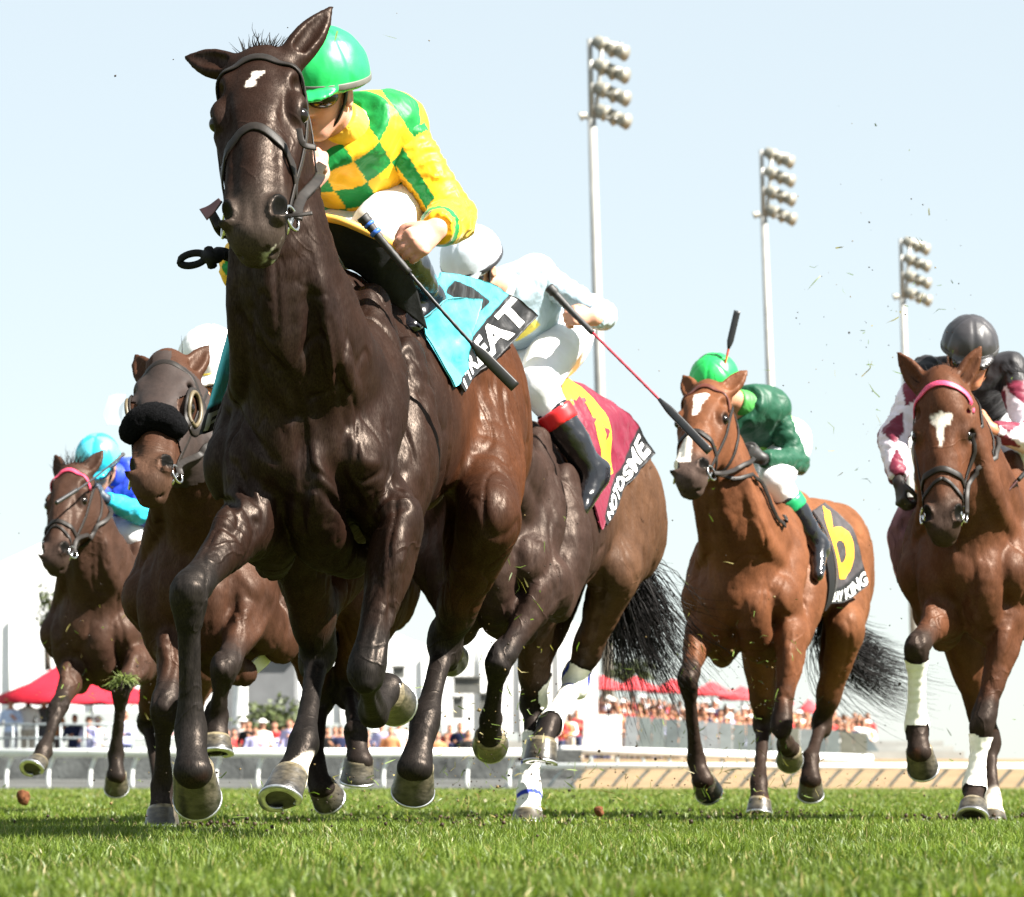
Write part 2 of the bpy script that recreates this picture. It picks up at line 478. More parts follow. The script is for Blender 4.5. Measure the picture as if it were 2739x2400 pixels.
# ------------------------------------------------------------------ horses
def dirpx(a, b): return unit(b - a)
class Horse: pass
def build_horse(sp):
    H = Horse(); S = Sdf(); H.S = S
    P = lambda q: at(*q[:3])
    C = P(sp['C']); Hc = P(sp['H'])
    F = unit(C - Hc); U0 = V(0, 0, 1); L = unit(np.cross(U0, F)); U = np.cross(F, L)
    H.F, H.L, H.U, H.C, H.Hc = F, L, U, C, Hc
    blen = np.linalg.norm(C - Hc)
    w_ = sp.get('wide', 1.0)
    B = lambda f, s, u: C + F * f + L * s * w_ + U * u
    H.B = B
    # ---- trunk: ribcage, loin, croup
    sc = blen / 1.10
    fx = lambda f: f if f > -0.2 else -0.2 + (f + 0.2) * sc
    low = [(0.24, -0.06, 0.150, 0.20), (0.08, -0.05, 0.205, 0.27), (-0.22, -0.05, 0.245, 0.29), (-0.55, -0.01, 0.250, 0.275), (-0.85, 0.03, 0.215, 0.235), (-1.10, 0.04, 0.20, 0.235), (-1.34, 0.0, 0.10, 0.15)]
    S.tube([B(fx(f), 0, u) for f, u, _, _ in low], [(a * w_, b) for _, _, a, b in low], k=0.06, u=L, n=26)
    top = [(0.10, 0.12, 0.12, 0.20), (-0.22, 0.14, 0.150, 0.225), (-0.55, 0.13, 0.165, 0.205), (-0.85, 0.13, 0.165, 0.20), (-1.12, 0.12, 0.15, 0.20)]
    S.tube([B(fx(f), 0, u) for f, u, _, _ in top], [(a * w_, b) for _, _, a, b in top], k=0.10, u=L, n=20)
    S.tube([B(0.02, 0, 0.30), B(-0.18, 0, 0.375), B(-0.45, 0, 0.33), B(-0.8, 0, 0.32)], [0.05, 0.05, 0.05, 0.05], k=0.10)
    for s in (-1, 1):
        hb = Hc + L * s * 0.128 * w_
        S.ell(hb + U * 0.05 - F * 0.02, (0.29, 0.135, 0.24), (F, L, U), k=0.08)
        S.ell(hb - F * 0.22 - U * 0.06, (0.16, 0.10, 0.22), (F, L, U), k=0.06)
        S.ell(hb + F * 0.19 + U * 0.15 + L * s * 0.055, (0.06, 0.045, 0.05), (F, L, U), k=0.05)   # point of hip
        # shoulder blade with its muscles, point of shoulder, triceps
        S.tube([B(-0.14, s * 0.12, 0.30), B(0.02, s * 0.195, 0.08), B(0.20, s * 0.195, -0.09)], [(0.05, 0.085), (0.072, 0.105), (0.075, 0.10)], k=0.02, u=L)
        S.tube([B(-0.26, s * 0.185, 0.14), B(-0.17, s * 0.228, -0.07), B(-0.03, s * 0.205, -0.24)], [(0.05, 0.10), (0.070, 0.12), (0.07, 0.1)], k=0.02, u=L)
        S.ell(B(0.262, s * 0.178, -0.085), (0.072, 0.062, 0.090), (F, L, U), k=0.028)
        # breast muscles either side of the midline
        S.tube([B(0.27, s * 0.115, 0.0), B(0.335, s * 0.088, -0.11), B(0.30, s * 0.082, -0.235), B(0.17, s * 0.095, -0.33)], [0.060, 0.082, 0.078, 0.055], k=0.010)
        S.tube([B(0.30, s * 0.03, -0.20), B(0.25, s * 0.06, -0.31), B(0.12, s * 0.12, -0.36)], [0.035, 0.055, 0.05], k=0.010)
    S.tube([B(0.22, 0, 0.02), B(0.255, 0, -0.14), B(0.22, 0, -0.28)], [0.06, 0.05, 0.05], k=0.02)
    # ---- neck
    nk = sp['neck']; npts = [B(-0.16, 0, 0.10), B(0.02, 0, 0.04)] + [P(q) for q in nk]
    nrad = [(0.12, 0.26), (0.150, 0.25)] + [(q[3], q[4]) for q in nk]
    S.tube(npts, nrad, k=0.07, u=L, n=26)
    # neck muscles: brachiocephalic straps, windpipe
    H.neck_pts = npts
    for s in (-1, 1):
        w3 = [npts[2 + i] + L * s * nk[i][3] * c1 + F * nk[i][4] * c2 for i, (c1, c2) in enumerate(((0.70, 0.62), (0.74, 0.50), (0.74, 0.30)))]
        S.tube([B(0.245, s * 0.185, -0.09), B(0.20, s * 0.165, 0.06)] + w3, [(0.055, 0.07), (0.052, 0.065), (0.048, 0.06), (0.040, 0.05), (0.028, 0.04)], k=0.013, u=L, n=16)
        # upper neck muscle in front of the shoulder blade
        S.tube([B(-0.02, s * 0.145, 0.20), npts[2] + L * s * nk[0][3] * 0.82 - F * nk[0][4] * 0.25, npts[3] + L * s * nk[1][3] * 0.8 - F * nk[1][4] * 0.3], [(0.045, 0.09), (0.04, 0.085), (0.03, 0.06)], k=0.03, u=L)
    S.tube([B(0.275, 0, 0.0), npts[2] + F * nk[0][4] * 0.90, npts[3] + F * nk[1][4] * 0.88, npts[4] + F * nk[2][4] * 0.8], [0.046, 0.046, 0.042, 0.035], k=0.016)
    # ---- head
    po, mu = P(sp['poll']), P(sp['muzzle'])
    A = unit(mu - po); hl = np.linalg.norm(mu - po); hs = hl / 0.585
    yaw = math.radians(sp.get('hyaw', 0)); roll = math.radians(sp.get('hroll', 0))
    S0 = V(math.cos(yaw), math.sin(yaw), math.sin(roll)); Sx = unit(S0 - A * (S0 @ A)); Nn = np.cross(A, Sx)
    if Nn[1] > 0: Nn = -Nn
    H.A, H.Sx, H.Nn, H.po, H.hs = A, Sx, Nn, po, hs
    wd = sp.get('hwide', 1.0)
    h = lambda a, s, n: po + (A * a + Sx * s * wd + Nn * n) * hs
    H.h = h
    q = hs
    ax3 = (A, Sx, Nn)
    # skull wedge (centre line a, half width, half depth, n of centre)
    prof = [(0.02, 0.078, 0.085, -0.085), (0.10, 0.093, 0.11, -0.095), (0.19, 0.098, 0.125, -0.11), (0.28, 0.091, 0.118, -0.10), (0.38, 0.077, 0.095, -0.08), (0.47, 0.067, 0.076, -0.062), (0.54, 0.067, 0.066, -0.055), (0.575, 0.056, 0.052, -0.055)]
    S.tube([h(a, 0, n) for a, _, _, n in prof], [(ww * q * wd, dd * q) for _, ww, dd, _ in prof], k=0.03, u=Sx, n=30)
    # flat face plane: frontal bones and nasal ridge
    S.tube([h(0.08, 0, -0.012), h(0.2, 0, 0.004), h(0.33, 0, 0.0), h(0.46, 0, -0.008)], [(0.062 * q, 0.022 * q), (0.058 * q, 0.022 * q), (0.036 * q, 0.022 * q), (0.027 * q, 0.02 * q)], k=0.02, u=Sx)
    for s in (-1, 1):
        S.ell(h(0.185, s * 0.084, -0.035), (0.05 * q, 0.028 * q, 0.035 * q), ax3, k=0.022)          # orbital ridge
        S.ell(h(0.10, s * 0.070, -0.03), (0.05 * q, 0.024 * q, 0.03 * q), ax3, k=0.03)             # temple
        S.ell(h(0.115, s * 0.088, -0.02), (0.022 * q, 0.016 * q, 0.02 * q), ax3, k=0.018, mode='d')   # hollow above the eye
        S.ell(h(0.19, s * 0.056, -0.155), (0.125 * q, 0.036 * q, 0.085 * q), ax3, k=0.03)          # jowl
        S.tube([h(0.235, s * 0.088, -0.055), h(0.33, s * 0.066, -0.055), h(0.40, s * 0.052, -0.05)], [0.014 * q, 0.011 * q, 0.008 * q], k=0.02)   # facial crest
        S.tube([h(0.30, s * 0.046, -0.014), h(0.42, s * 0.052, -0.025), h(0.50, s * 0.055, -0.025)], [0.016 * q, 0.016 * q, 0.016 * q], k=0.016)
        # nostril: flared rim and cavity
        S.ell(h(0.530, s * 0.054, -0.008), (0.044 * q, 0.028 * q, 0.032 * q), ax3, k=0.014)
        S.ell(h(0.525, s * 0.066, 0.010), (0.038 * q, 0.019 * q, 0.048 * q), (unit(A * 0.85 - Sx * s * 0.5), unit(Sx + A * s * 0.6), Nn), k=0.007, mode='d')
        # eye socket
        S.ell(h(0.205, s * 0.108, -0.032), (0.024 * q, 0.016 * q, 0.019 * q), ax3, k=0.01, mode='d')
    # lips and chin
    S.ell(h(0.575, 0, -0.035), (0.032 * q, 0.054 * q, 0.038 * q), ax3, k=0.02)
    S.ell(h(0.588, 0, -0.090), (0.038 * q, 0.046 * q, 0.030 * q), ax3, k=0.018)
    S.tube([h(0.612, -0.06, -0.072), h(0.604, 0, -0.062), h(0.612, 0.06, -0.072)], [0.006 * q] * 3, k=0.008, mode='d')
    S.ell(h(0.555, 0, 0.022), (0.045 * q, 0.007 * q, 0.016 * q), ax3, k=0.014, mode='d')
    # ears
    for s, ev in zip((-1, 1), sp['ears']):
        base = h(0.0, s * 0.062, -0.055)
        ev = np.asarray(ev, float); ed = (A * ev[0] + Sx * ev[1] + Nn * ev[2]) * hs; el = np.linalg.norm(ed); ed = unit(ed)
        opening = unit(Nn * 1.0 + Sx * s * 0.55 if len(sp.get('earopen', [])) == 0 else sp['earopen'][0 if s < 0 else 1]); opening = unit(opening - ed * (opening @ ed)); side = np.cross(ed, opening)
        bend = side * 0.0
        S.tube([base - ed * 0.02, base + ed * el * 0.35, base + ed * el * 0.68, base + ed * el * 1.0], [(0.034 * q, 0.032 * q), (0.041 * q, 0.026 * q), (0.031 * q, 0.018 * q), (0.005, 0.005)], k=0.018, u=side, n=12)
        S.tube([base + ed * el * 0.22 + opening * 0.024 * q, base + ed * el * 0.55 + opening * 0.022 * q, base + ed * el * 0.86 + opening * 0.012 * q], [(0.020 * q, 0.018 * q), (0.022 * q, 0.016 * q), (0.006 * q, 0.006 * q)], k=0.006, u=side, mode='d')
    # ---- legs
    H.hoof = []; H.bones = {}
    R_ = sp.get('leg', 1.0)
    for nm in ('LF', 'RF'):
        if nm not in sp['legs']: continue
        s = -1 if nm[0] == 'L' else 1
        j = [P(x) for x in sp['legs'][nm]['j']]; E, K, Fk, Co, To = j
        fw = unit(sp['legs'][nm].get('fw', -F * -1)); 
        lat = unit(sp['legs'][nm].get('lat', L))
        sh = B(0.235, s * 0.185, -0.10)
        S.tube([sh, B(0.02, s * 0.195, -0.24) * 0.5 + E * 0.5, E], [(0.072, 0.09), (0.075, 0.105), (0.062, 0.088)], k=0.04, u=lat, n=9)
        fdir = unit(K - E); fr_ = unit(np.cross(lat, fdir)); fr_ = fr_ if fr_ @ F > 0 else -fr_
        S.tube([E, E + (K - E) * 0.3, E + (K - E) * 0.68, K], [(0.062 * R_, 0.085 * R_), (0.058 * R_, 0.072 * R_), (0.044 * R_, 0.049 * R_), (0.040 * R_, 0.043 * R_)], k=0.035, u=lat, n=14)
        S.tube([E + (K - E) * 0.02 + fr_ * 0.05, E + (K - E) * 0.3 + fr_ * 0.062 + lat * s * 0.012, E + (K - E) * 0.62 + fr_ * 0.026], [0.032, 0.033 * R_, 0.016], k=0.012)
        S.tube([E + (K - E) * 0.02 + lat * s * 0.045, E + (K - E) * 0.32 + lat * s * 0.048 - fr_ * 0.01, E + (K - E) * 0.72 + lat * s * 0.024], [0.024, 0.022, 0.010], k=0.010)
        S.ell(E - fr_ * 0.055, (0.05, 0.045, 0.05), k=0.04)
        lower_leg(S, K, Fk, Co, lat, fdir, fr_, R_, fore=True)
        H.bones[nm] = (E, K, Fk, Co, To, lat)
        H.hoof.append((nm, Co, To, fw, lat))
    for nm in ('LH', 'RH'):
        if nm not in sp['legs']: continue
        s = -1 if nm[0] == 'L' else 1
        j = [P(x) for x in sp['legs'][nm]['j']]; St, K, Fk, Co, To = j
        fw = unit(sp['legs'][nm].get('fw', F)); lat = unit(sp['legs'][nm].get('lat', L))
        hip = Hc + L * s * 0.13 * w_ - U * 0.02
        S.tube([hip, (hip + St) / 2 - F * 0.05, St], [(0.12, 0.22), (0.108, 0.18), (0.074, 0.10)], k=0.08, u=lat, n=10)
        S.tube([hip - F * 0.2 - U * 0.08, (hip - F * 0.2 + K) / 2, K + (St - K) * 0.3], [(0.085, 0.12), (0.08, 0.1), (0.04, 0.055)], k=0.06, u=lat, n=10)
        gd = unit(K - St); fr_ = unit(np.cross(lat, gd)); fr_ = fr_ if fr_ @ F > 0 else -fr_
        S.tube([St, St + (K - St) * 0.35, St + (K - St) * 0.72, K], [(0.072, 0.098), (0.068, 0.086), (0.046, 0.056), (0.043, 0.051)], k=0.07, u=lat, n=14)
        S.tube([St + lat * s * 0.04, St + (K - St) * 0.35 + lat * s * 0.042 + fr_ * 0.02, St + (K - St) * 0.75 + lat * s * 0.02], [0.04, 0.035, 0.016], k=0.02)
        cd = unit(Fk - K)
        back = unit(-(cd * -1) * 0.0 - fr_); tip = K - cd * 0.065 - fr_ * 0.05
        S.tube([K - fr_ * 0.015 + cd * 0.03, tip], [0.032, 0.022], k=0.02)
        S.tube([tip, St + (K - St) * 0.5 - fr_ * 0.065], [0.013, 0.03], k=0.025)
        lower_leg(S, K, Fk, Co, lat, gd, fr_, R_ * 1.04, fore=False)
        H.bones[nm] = (St, K, Fk, Co, To, lat)
        H.hoof.append((nm, Co, To, fw, lat))
    rel = sp.get('relief', [])
    if rel:
        O = np.array([at(x, y, q[1] - 0.75) for q in rel for x, y in q[4]]); Dn = O - V(0, 0, CAM_H); Dn /= np.linalg.norm(Dn, axis=1)[:, None]
        T = np.zeros(len(O))
        for _ in range(34): T += np.clip(S.eval(O + Dn * T[:, None]) * 0.8, -0.02, 0.08)
        W_all = O + Dn * T[:, None]; i0 = 0
        for kind, d0, r, k, pp in rel:
            W = W_all[i0:i0 + len(pp)]; i0 += len(pp)
            if T[i0 - len(pp):i0].max() > 1.9: continue
            rr = [r * 0.6] + [r] * (len(W) - 2) + [r * 0.6]
            if kind == 'g': S.tube(W + unit(V(0, -1, 0.2)) * r * 0.35, rr, k=k, mode='d')
            else: S.tube(W + unit(V(0, 1, 0)) * r * 0.5, rr, k=k)
    return H
def lower_leg(S, K, Fk, Co, lat, updir, fr_, R_, fore):
    cd = unit(Fk - K); f2 = unit(np.cross(lat, cd)); f2 = f2 if f2 @ fr_ > 0 else -f2
    mid = unit(updir + cd)
    if fore:
        S.tube([K - updir * 0.075, K - updir * 0.035, K - mid * 0.005, K + cd * 0.032, K + cd * 0.07], [(0.040 * R_, 0.042), (0.0505 * R_, 0.047), (0.0475 * R_, 0.045), (0.0455 * R_, 0.041), (0.034 * R_, 0.033)], k=0.012, u=lat, n=16)
        S.ell(K + f2 * 0.036 - cd * 0.008, (0.022, 0.034 * R_, 0.014), (cd, lat, f2), k=0.012)
        for s2 in (-1, 1): S.ell(K + lat * s2 * 0.026 + f2 * 0.040 + cd * 0.012, (0.010, 0.009, 0.010), (cd, lat, f2), k=0.012, mode='d')
        S.ell(K + f2 * 0.018 + cd * 0.02, (0.03, 0.04 * R_, 0.03), (cd, lat, f2), k=0.02)
        S.ell(K - f2 * 0.04 - cd * 0.012, (0.028, 0.022, 0.02), (cd, lat, f2), k=0.025)
    else:
        S.ell(K, (0.07 * R_, 0.047 * R_, 0.055 * R_), (mid, lat, np.cross(mid, lat)), k=0.025)
    S.tube([K, K + (Fk - K) * 0.25, K + (Fk - K) * 0.6, Fk], [(0.038 * R_, 0.036), (0.031 * R_, 0.026), (0.029 * R_, 0.025), (0.034 * R_, 0.032)], k=0.02, u=lat, n=12)
    S.tube([K - f2 * 0.03 + cd * 0.02, K + (Fk - K) * 0.5 - f2 * 0.033, Fk - f2 * 0.024], [(0.022, 0.014), (0.019, 0.013), (0.026, 0.018)], k=0.008, u=lat)
    S.tube([Fk - cd * 0.06, Fk - cd * 0.02, Fk + unit(Co - Fk) * 0.02, Fk + unit(Co - Fk) * 0.05], [(0.029 * R_, 0.028), (0.038 * R_, 0.037), (0.037 * R_, 0.036), (0.033 * R_, 0.033)], k=0.012, u=lat, n=12)
    for s2 in (-1, 1): S.ell(Fk + lat * s2 * 0.020 - f2 * 0.022, (0.026, 0.015, 0.018), (cd, lat, f2), k=0.012)
    S.ell(Fk - f2 * 0.032 + cd * 0.008, (0.028, 0.028, 0.02), (cd, lat, f2), k=0.02)
    pd = unit(Co - Fk)
    S.tube([Fk, Fk + (Co - Fk) * 0.5, Co + pd * 0.012], [(0.036 * R_, 0.036), (0.035 * R_, 0.034), (0.050 * R_, 0.046)], k=0.02, u=lat, n=9)
def hoof_mesh(Co, To, fw, lat, size=1.0):
    """hoof capsule: coronet ring to ground edge, steeper heels, sole; returns wall, shoe meshes"""
    ax = unit(To - Co); hh = np.linalg.norm(To - Co)
    f = unit(fw - ax * (fw @ ax)); l = np.cross(ax, f)
    n = 28; rings = []
    prof = [(-0.10, 0.046, 0.0), (0.0, 0.0495, 0.0), (0.05, 0.0525, 0.001), (0.12, 0.0525, 0.002), (0.35, 0.0545, 0.006), (0.7, 0.058, 0.012), (0.96, 0.0615, 0.018), (1.0, 0.061, 0.018), (1.0, 0.048, 0.016), (0.9, 0.025, 0.012)]
    vs = []
    for t, r, sh in prof:
        for i in range(n):
            a = 2 * math.pi * i / n; ca, sa = math.cos(a), math.sin(a)
            rr = r * size * (1.0 if ca > -0.35 else 1 - 0.22 * (-ca - 0.35))
            heel = 0.12 * max(-ca, 0) * t      # heels are lower
            vs.append(Co + ax * hh * (t - heel) + f * (ca * rr * (1.04 if ca > 0 else 0.95) + sh * size) + l * sa * rr)
    fs = []
    for r in range(len(prof) - 1):
        for i in range(n):
            a = r * n + i; b = r * n + (i + 1) % n
            fs.append([a, b, b + n, a + n])
    fs.append([(len(prof) - 1) * n + i for i in range(n)]); fs.append([i for i in range(n)][::-1])
    me = mesh_np(vs, fs, 'hoof'); tt = np.repeat(np.array([p[0] for p in prof]), n)[:, None]; cb_, cm_, ct_ = np.array((0.17, 0.14, 0.085)), np.array((0.060, 0.050, 0.034)), np.array((0.026, 0.024, 0.021))
    k1 = sstep(0.02, 0.12, tt); k2 = sstep(0.4, 1.0, tt); set_col(me, cb_ * (1 - k1) + k1 * (cm_ * (1 - k2) + ct_ * k2))
    # horseshoe: open ring
    sv = []; sf = []
    m = 25
    for k in range(m):
        a = math.radians(-150 + 300 * k / (m - 1)); ca, sa = math.cos(a), math.sin(a)
        for ro, dz in ((0.063, 0.0), (0.063, 0.008), (0.043, 0.008), (0.043, 0.0)):
            rr = ro * size * (1.0 if ca > -0.35 else 1 - 0.22 * (-ca - 0.35))
            heel = 0.12 * max(-ca, 0)
            sv.append(Co + ax * (hh * (1.0 - heel) + dz) + f * (ca * rr * (1.04 if ca > 0 else 0.95) + 0.018 * size) + l * sa * rr)
    for k in range(m - 1):
        for c in range(4):
            a = k * 4 + c; b = k * 4 + (c + 1) % 4
            sf.append([a, b, b + 4, a + 4])
    sf.append([0, 1, 2, 3]); sf.append([(m - 1) * 4 + c for c in (3, 2, 1, 0)])
    return me, mesh_np(sv, sf, 'horseshoe')
def strands(roots, dirs, length, n, width, droop, seed, curl=0.02, seg=7, spread=0.15, clumps=0):
    """hair: tapered three-sided strands growing from random points along roots"""
    r = np.random.default_rng(seed); mb = MB()
    roots = np.asarray(roots, float); dirs = np.asarray(dirs, float)
    V_ = []; F_ = []
    for i in range(n):
        if clumps and i % max(n // clumps, 1) == 0: base_state = (r.random(), r.normal(0, spread, 3), r.normal(0, curl, 3), r.random() * 6)
        t = r.random() * (len(roots) - 1) if not clumps else base_state[0] * (len(roots) - 1); k = min(int(t), len(roots) - 2) if len(roots) > 1 else 0; f = t - k
        p = roots[k] * (1 - f) + roots[min(k + 1, len(roots) - 1)] * f; d = unit(dirs[k] * (1 - f) + dirs[min(k + 1, len(roots) - 1)] * f + (r.normal(0, spread, 3) if not clumps else base_state[1] + r.normal(0, spread * 0.22, 3)))
        ln = (length if np.isscalar(length) else length[0] + (length[1] - length[0]) * r.random()) * r.uniform(0.6, 1.1)
        p = p + r.normal(0, 0.008, 3)
        c1 = r.normal(0, curl, 3); ph = r.random() * 6; pts = [p]
        if clumps: c1 = base_state[2] + r.normal(0, curl * 0.25, 3); ph = base_state[3] + r.normal(0, 0.2)
        for s in range(1, seg):
            d = unit(d + droop * 0.5 / seg * 2 + c1 * math.sin(ph + s * 1.1) * 2.0)
            pts.append(pts[-1] + d * ln / (seg - 1))
        pts = np.array(pts); w0 = width * r.uniform(0.6, 1.3)
        T = np.gradient(pts, axis=0); ref = unit(r.normal(0, 1, 3))
        b = len(V_)
        for s in range(seg):
            ti = unit(T[s]); u = unit(np.cross(ti, ref)); w2 = np.cross(ti, u); rr = w0 * (1 - 0.85 * (s / (seg - 1)) ** 1.5)
            for a in (0, 2.094, 4.189): V_.append(pts[s] + u * rr * math.cos(a) + w2 * rr * math.sin(a))
        for s in range(seg - 1):
            for a in range(3):
                x = b + s * 3 + a; y = b + s * 3 + (a + 1) % 3
                F_.append((x, y, y + 3, x + 3))
    return mesh_np(np.array(V_), np.array(F_), 'hair')
def color_horse(H, v, sp):
    base = np.array(sp['col']); pts = np.array(sp.get('points', (0.012, 0.009, 0.008))); n = len(v)
    big = fbm(v * 3.1 + sp.get('seed', 0), 3)[:, None]
    c = base[None] * (1 + 0.16 * big)
    warm = np.array(sp.get('warm', sp['col']))
    # flanks and haunches are redder than the front
    fr = (v - H.C) @ H.F
    wm = sstep(-0.35, -0.9, fr)[:, None] * 0.85
    c = c * (1 - wm) + warm[None] * (1 + 0.16 * big) * wm
    wob = 0.02 * fbm(v * 22, 2)
    for nm, (E, K, Fk, Co, To, lat) in H.bones.items():
        d1, t1 = segd(v, E, K); d2, t2 = segd(v, K, Fk); d3, t3 = segd(v, Fk, Co)
        low = np.minimum(d2, d3)
        m = sstep(0.085, 0.06, low + wob)
        up = sstep(0.45, 0.95, t1 + wob * 5) * sstep(0.12, 0.08, d1)
        m = np.maximum(m, up)[:, None] * sp.get('black', 0.95)
        c = c * (1 - m) + pts[None] * (1 + 0.35 * big) * m
        sock = sp.get('socks', {}).get(nm)
        if sock:
            m = ((sstep(0.07, 0.05, d3) * sstep(sock[0] - 0.12, sock[0] + 0.12, t3 + wob * 6 + sock[1] * ((v - Co) @ lat) * 8)))[:, None]
            c = c * (1 - m) + np.array((0.72, 0.66, 0.58))[None] * m
    # head: muzzle, blaze
    q = (v - H.po) / H.hs; a, s, nn = q @ H.A, q @ H.Sx, q @ H.Nn
    onhead = (a > -0.05) & (a < 0.68) & (np.abs(s) < 0.16) & (nn > -0.28) & (nn < 0.1)
    mz = np.array(sp.get('muzzle_col', (0.03, 0.022, 0.02)))
    m = (sstep(0.40, 0.53, a + wob) * onhead * (nn > -0.15) * (a < 0.66) * 0.9)[:, None]
    c = c * (1 - m) + mz[None] * (1 + 0.3 * big) * m
    for sg in (-1, 1):
        dn = np.sqrt(((a - 0.525) / 0.043) ** 2 + ((s * sg / sp.get('hwide', 1.0) - 0.066) / 0.026) ** 2 + ((nn - 0.0) / 0.058) ** 2)
        m = (sstep(1.0, 0.85, dn) * onhead)[:, None]
        c = c * (1 - m) + np.array((0.001, 0.0008, 0.0008))[None] * m  # nostril cavities painted near black, standing in for deep shade inside
    for sg in (-1, 1):
        de = np.linalg.norm(v - H.h(0.203, sg * 0.100, -0.034), axis=1); m = (sstep(0.040, 0.024, de) * 0.8)[:, None]
        c = c * (1 - m) + np.array((0.008, 0.006, 0.005))[None] * m
    if sp.get('foam'):
        m = (sstep(0.575, 0.60, a) * (nn < -0.045) * (nn > -0.14) * (a < 0.64) * sstep(0.0, 0.03, s) * onhead * sstep(-0.2, 0.3, fbm(v * 55, 2)))[:, None] * 0.8
        c = c * (1 - m) + np.array((0.42, 0.42, 0.33))[None] * m
    ear = ((a < 0.0) & (np.abs(s) > 0.03))[:, None] * 0.0
    for (a0, a1, s0, w0, w1, n0) in sp.get('blaze', []):
        t = np.clip((a - a0) / (a1 - a0), 0, 1); wd = w0 + (w1 - w0) * t
        e = np.minimum(np.minimum(a - a0, a1 - a), wd - np.abs(s - s0 - n0 * t) + 0.0) + 0.006 * fbm(v * 60, 2)
        m = (sstep(-0.002, 0.004, e) * onhead * (nn > -0.05))[:, None]
        c = c * (1 - m) + np.array((0.78, 0.72, 0.66))[None] * m
    return np.clip(c, 0.002, 1)
def finish_horse(H, sp, name_label):
    vox = sp.get('vox', 0.012)
    D, lo = H.S.field(vox); H.grid = (D, lo, vox)
    v, f = surface_nets(D, lo, vox); v = lap(v, f, 0.35)
    nrm = vnormals(v, f)
    amp = sp.get('rel', 0.0022)
    v2 = v + nrm * (amp * fbm(v * 11 + 3, 3) + amp * 0.6 * fbm(v * np.array((38, 38, 24)), 2))[:, None]
    # muscle separations and skin creases, long and mostly upright
    up_ = (v - H.C) @ H.U; cn = fbm(v * np.array((8.5, 8.5, 2.6)) + sp.get('seed', 0) * 3, 2); cm = sstep(-0.75, -0.45, up_) * np.where(((v - H.po) @ H.A > -0.26) & ((v - H.po) @ H.Nn > -0.20) & (np.abs((v - H.po) @ H.Sx) < 0.25) & ((v - H.po) @ H.A < 0.66), 0.0, 1.0)
    v2 = v2 - nrm * (cm * 0.0055 * np.exp(-(cn / 0.085) ** 2))[:, None]
    cn2 = fbm(v * np.array((19, 19, 6.0)) + 9, 2); v2 = v2 - nrm * (cm * 0.0022 * np.exp(-(cn2 / 0.10) ** 2))[:, None]
    # skin folds between flank and thigh
    qf, qu, ql = (v - H.Hc) @ H.F, (v - H.Hc) @ H.U, np.abs((v - H.Hc) @ H.L)
    m = sstep(-0.06, 0.10, qf) * sstep(0.42, 0.26, qf) * sstep(-0.42, -0.2, qu) * sstep(0.26, 0.1, qu) * (ql > 0.1)
    pp = np.stack([(qf + 0.35 * qu) * 30, qu * 5, ql * 6], 1); v2 = v2 + nrm * (m * 0.0042 * (1 - 2 * np.abs(fbm(pp, 2))))[:, None]
    root = empty('racehorse', V(H.C[0], H.C[1], 0))
    tag(root, name_label, 'horse', 'racehorses galloping on the turf')
    me = mesh_np(v2, f, 'horse_body'); set_col(me, color_horse(H, v2, sp))
    vn = np.zeros(len(v2))
    for nm, bn in H.bones.items():
        d1, t1 = segd(v2, bn[0], bn[1]); vn = np.maximum(vn, sstep(0.16, 0.10, d1) * sstep(-0.2, 0.1, t1)); d2, t2 = segd(v2, bn[1], bn[2]); vn = np.maximum(vn, 0.6 * sstep(0.1, 0.05, d2))
    ha = (v2 - H.po) @ H.A / H.hs; vn = np.maximum(vn, 0.55 * sstep(0.12, 0.25, ha) * (np.linalg.norm(v2 - H.h(0.35, 0, -0.05), axis=1) < 0.25)); vn = np.maximum(vn, 0.10)
    va_ = me.attributes.new('Vein', 'FLOAT', 'POINT'); va_.data.foreach_set('value', vn.astype(np.float32))
    link('body', me, coat_mat('coat_' + sp.get('coat', 'std'), sp.get('rough', 0.42), sp.get('gloss', 0.028)), root)
    me.name = 'horse_body'
    # eyes
    em = mat('horse_eye', (0.006, 0.004, 0.003), rough=0.16, spec=0.35, namt=0.0)
    for s in (-1, 1):
        S2 = Sdf(); S2.ell(H.h(0.203, s * 0.090, -0.036), V(0.023, 0.021, 0.022) * H.hs)
        ev, ef = S2.mesh(0.004); link('eye', mesh_np(ev, ef, 'eye'), em, root)
    hm = mat('hoof_horn', None, rough=0.36, nscale=38, namt=0.7, bamt=0.35, bscale=60, vec=(1, 1, 2))
    sm = mat('shoe_metal', (0.55, 0.56, 0.58), rough=0.35, metal=0.9, namt=0.35, nscale=50)
    for nm, Co, To, fw, lat in H.hoof:
        a, b = hoof_mesh(Co, To, fw, lat, sp.get('hoofsize', 1.0))
        ho = link('hoof', a, hm, root); link('horseshoe', b, sm, ho)
        ho.matrix_parent_inverse = Matrix.Translation(-Vector(root.location))
    hair = mat('black_hair', (0.006, 0.005, 0.005), rough=0.5, spec=0.12, namt=0.3, nscale=60)
    # forelock between the ears, mane along the crest
    fl = sp.get('forelock', (60, 0.09))
    if fl[0]:
        dr = unit(-H.A * 0.8 + H.Nn * 0.5)
        link('forelock', strands([H.h(0.0, -0.035, -0.05), H.h(-0.015, 0, -0.05), H.h(0.0, 0.035, -0.05)], [dr - H.Sx * .5, dr, dr + H.Sx * .5], fl[1], fl[0], 0.0028, V(0.3, 0.5, -0.2), 5, curl=0.12, spread=0.35), hair, root)
    npts = H.neck_pts; nk = sp['neck']
    crest = [npts[2 + i] - H.F * nk[i][4] * 0.92 + H.U * 0.02 for i in range(len(nk))] + [H.h(-0.0, 0, -0.10)]
    mside = sp.get('maneside', -1)
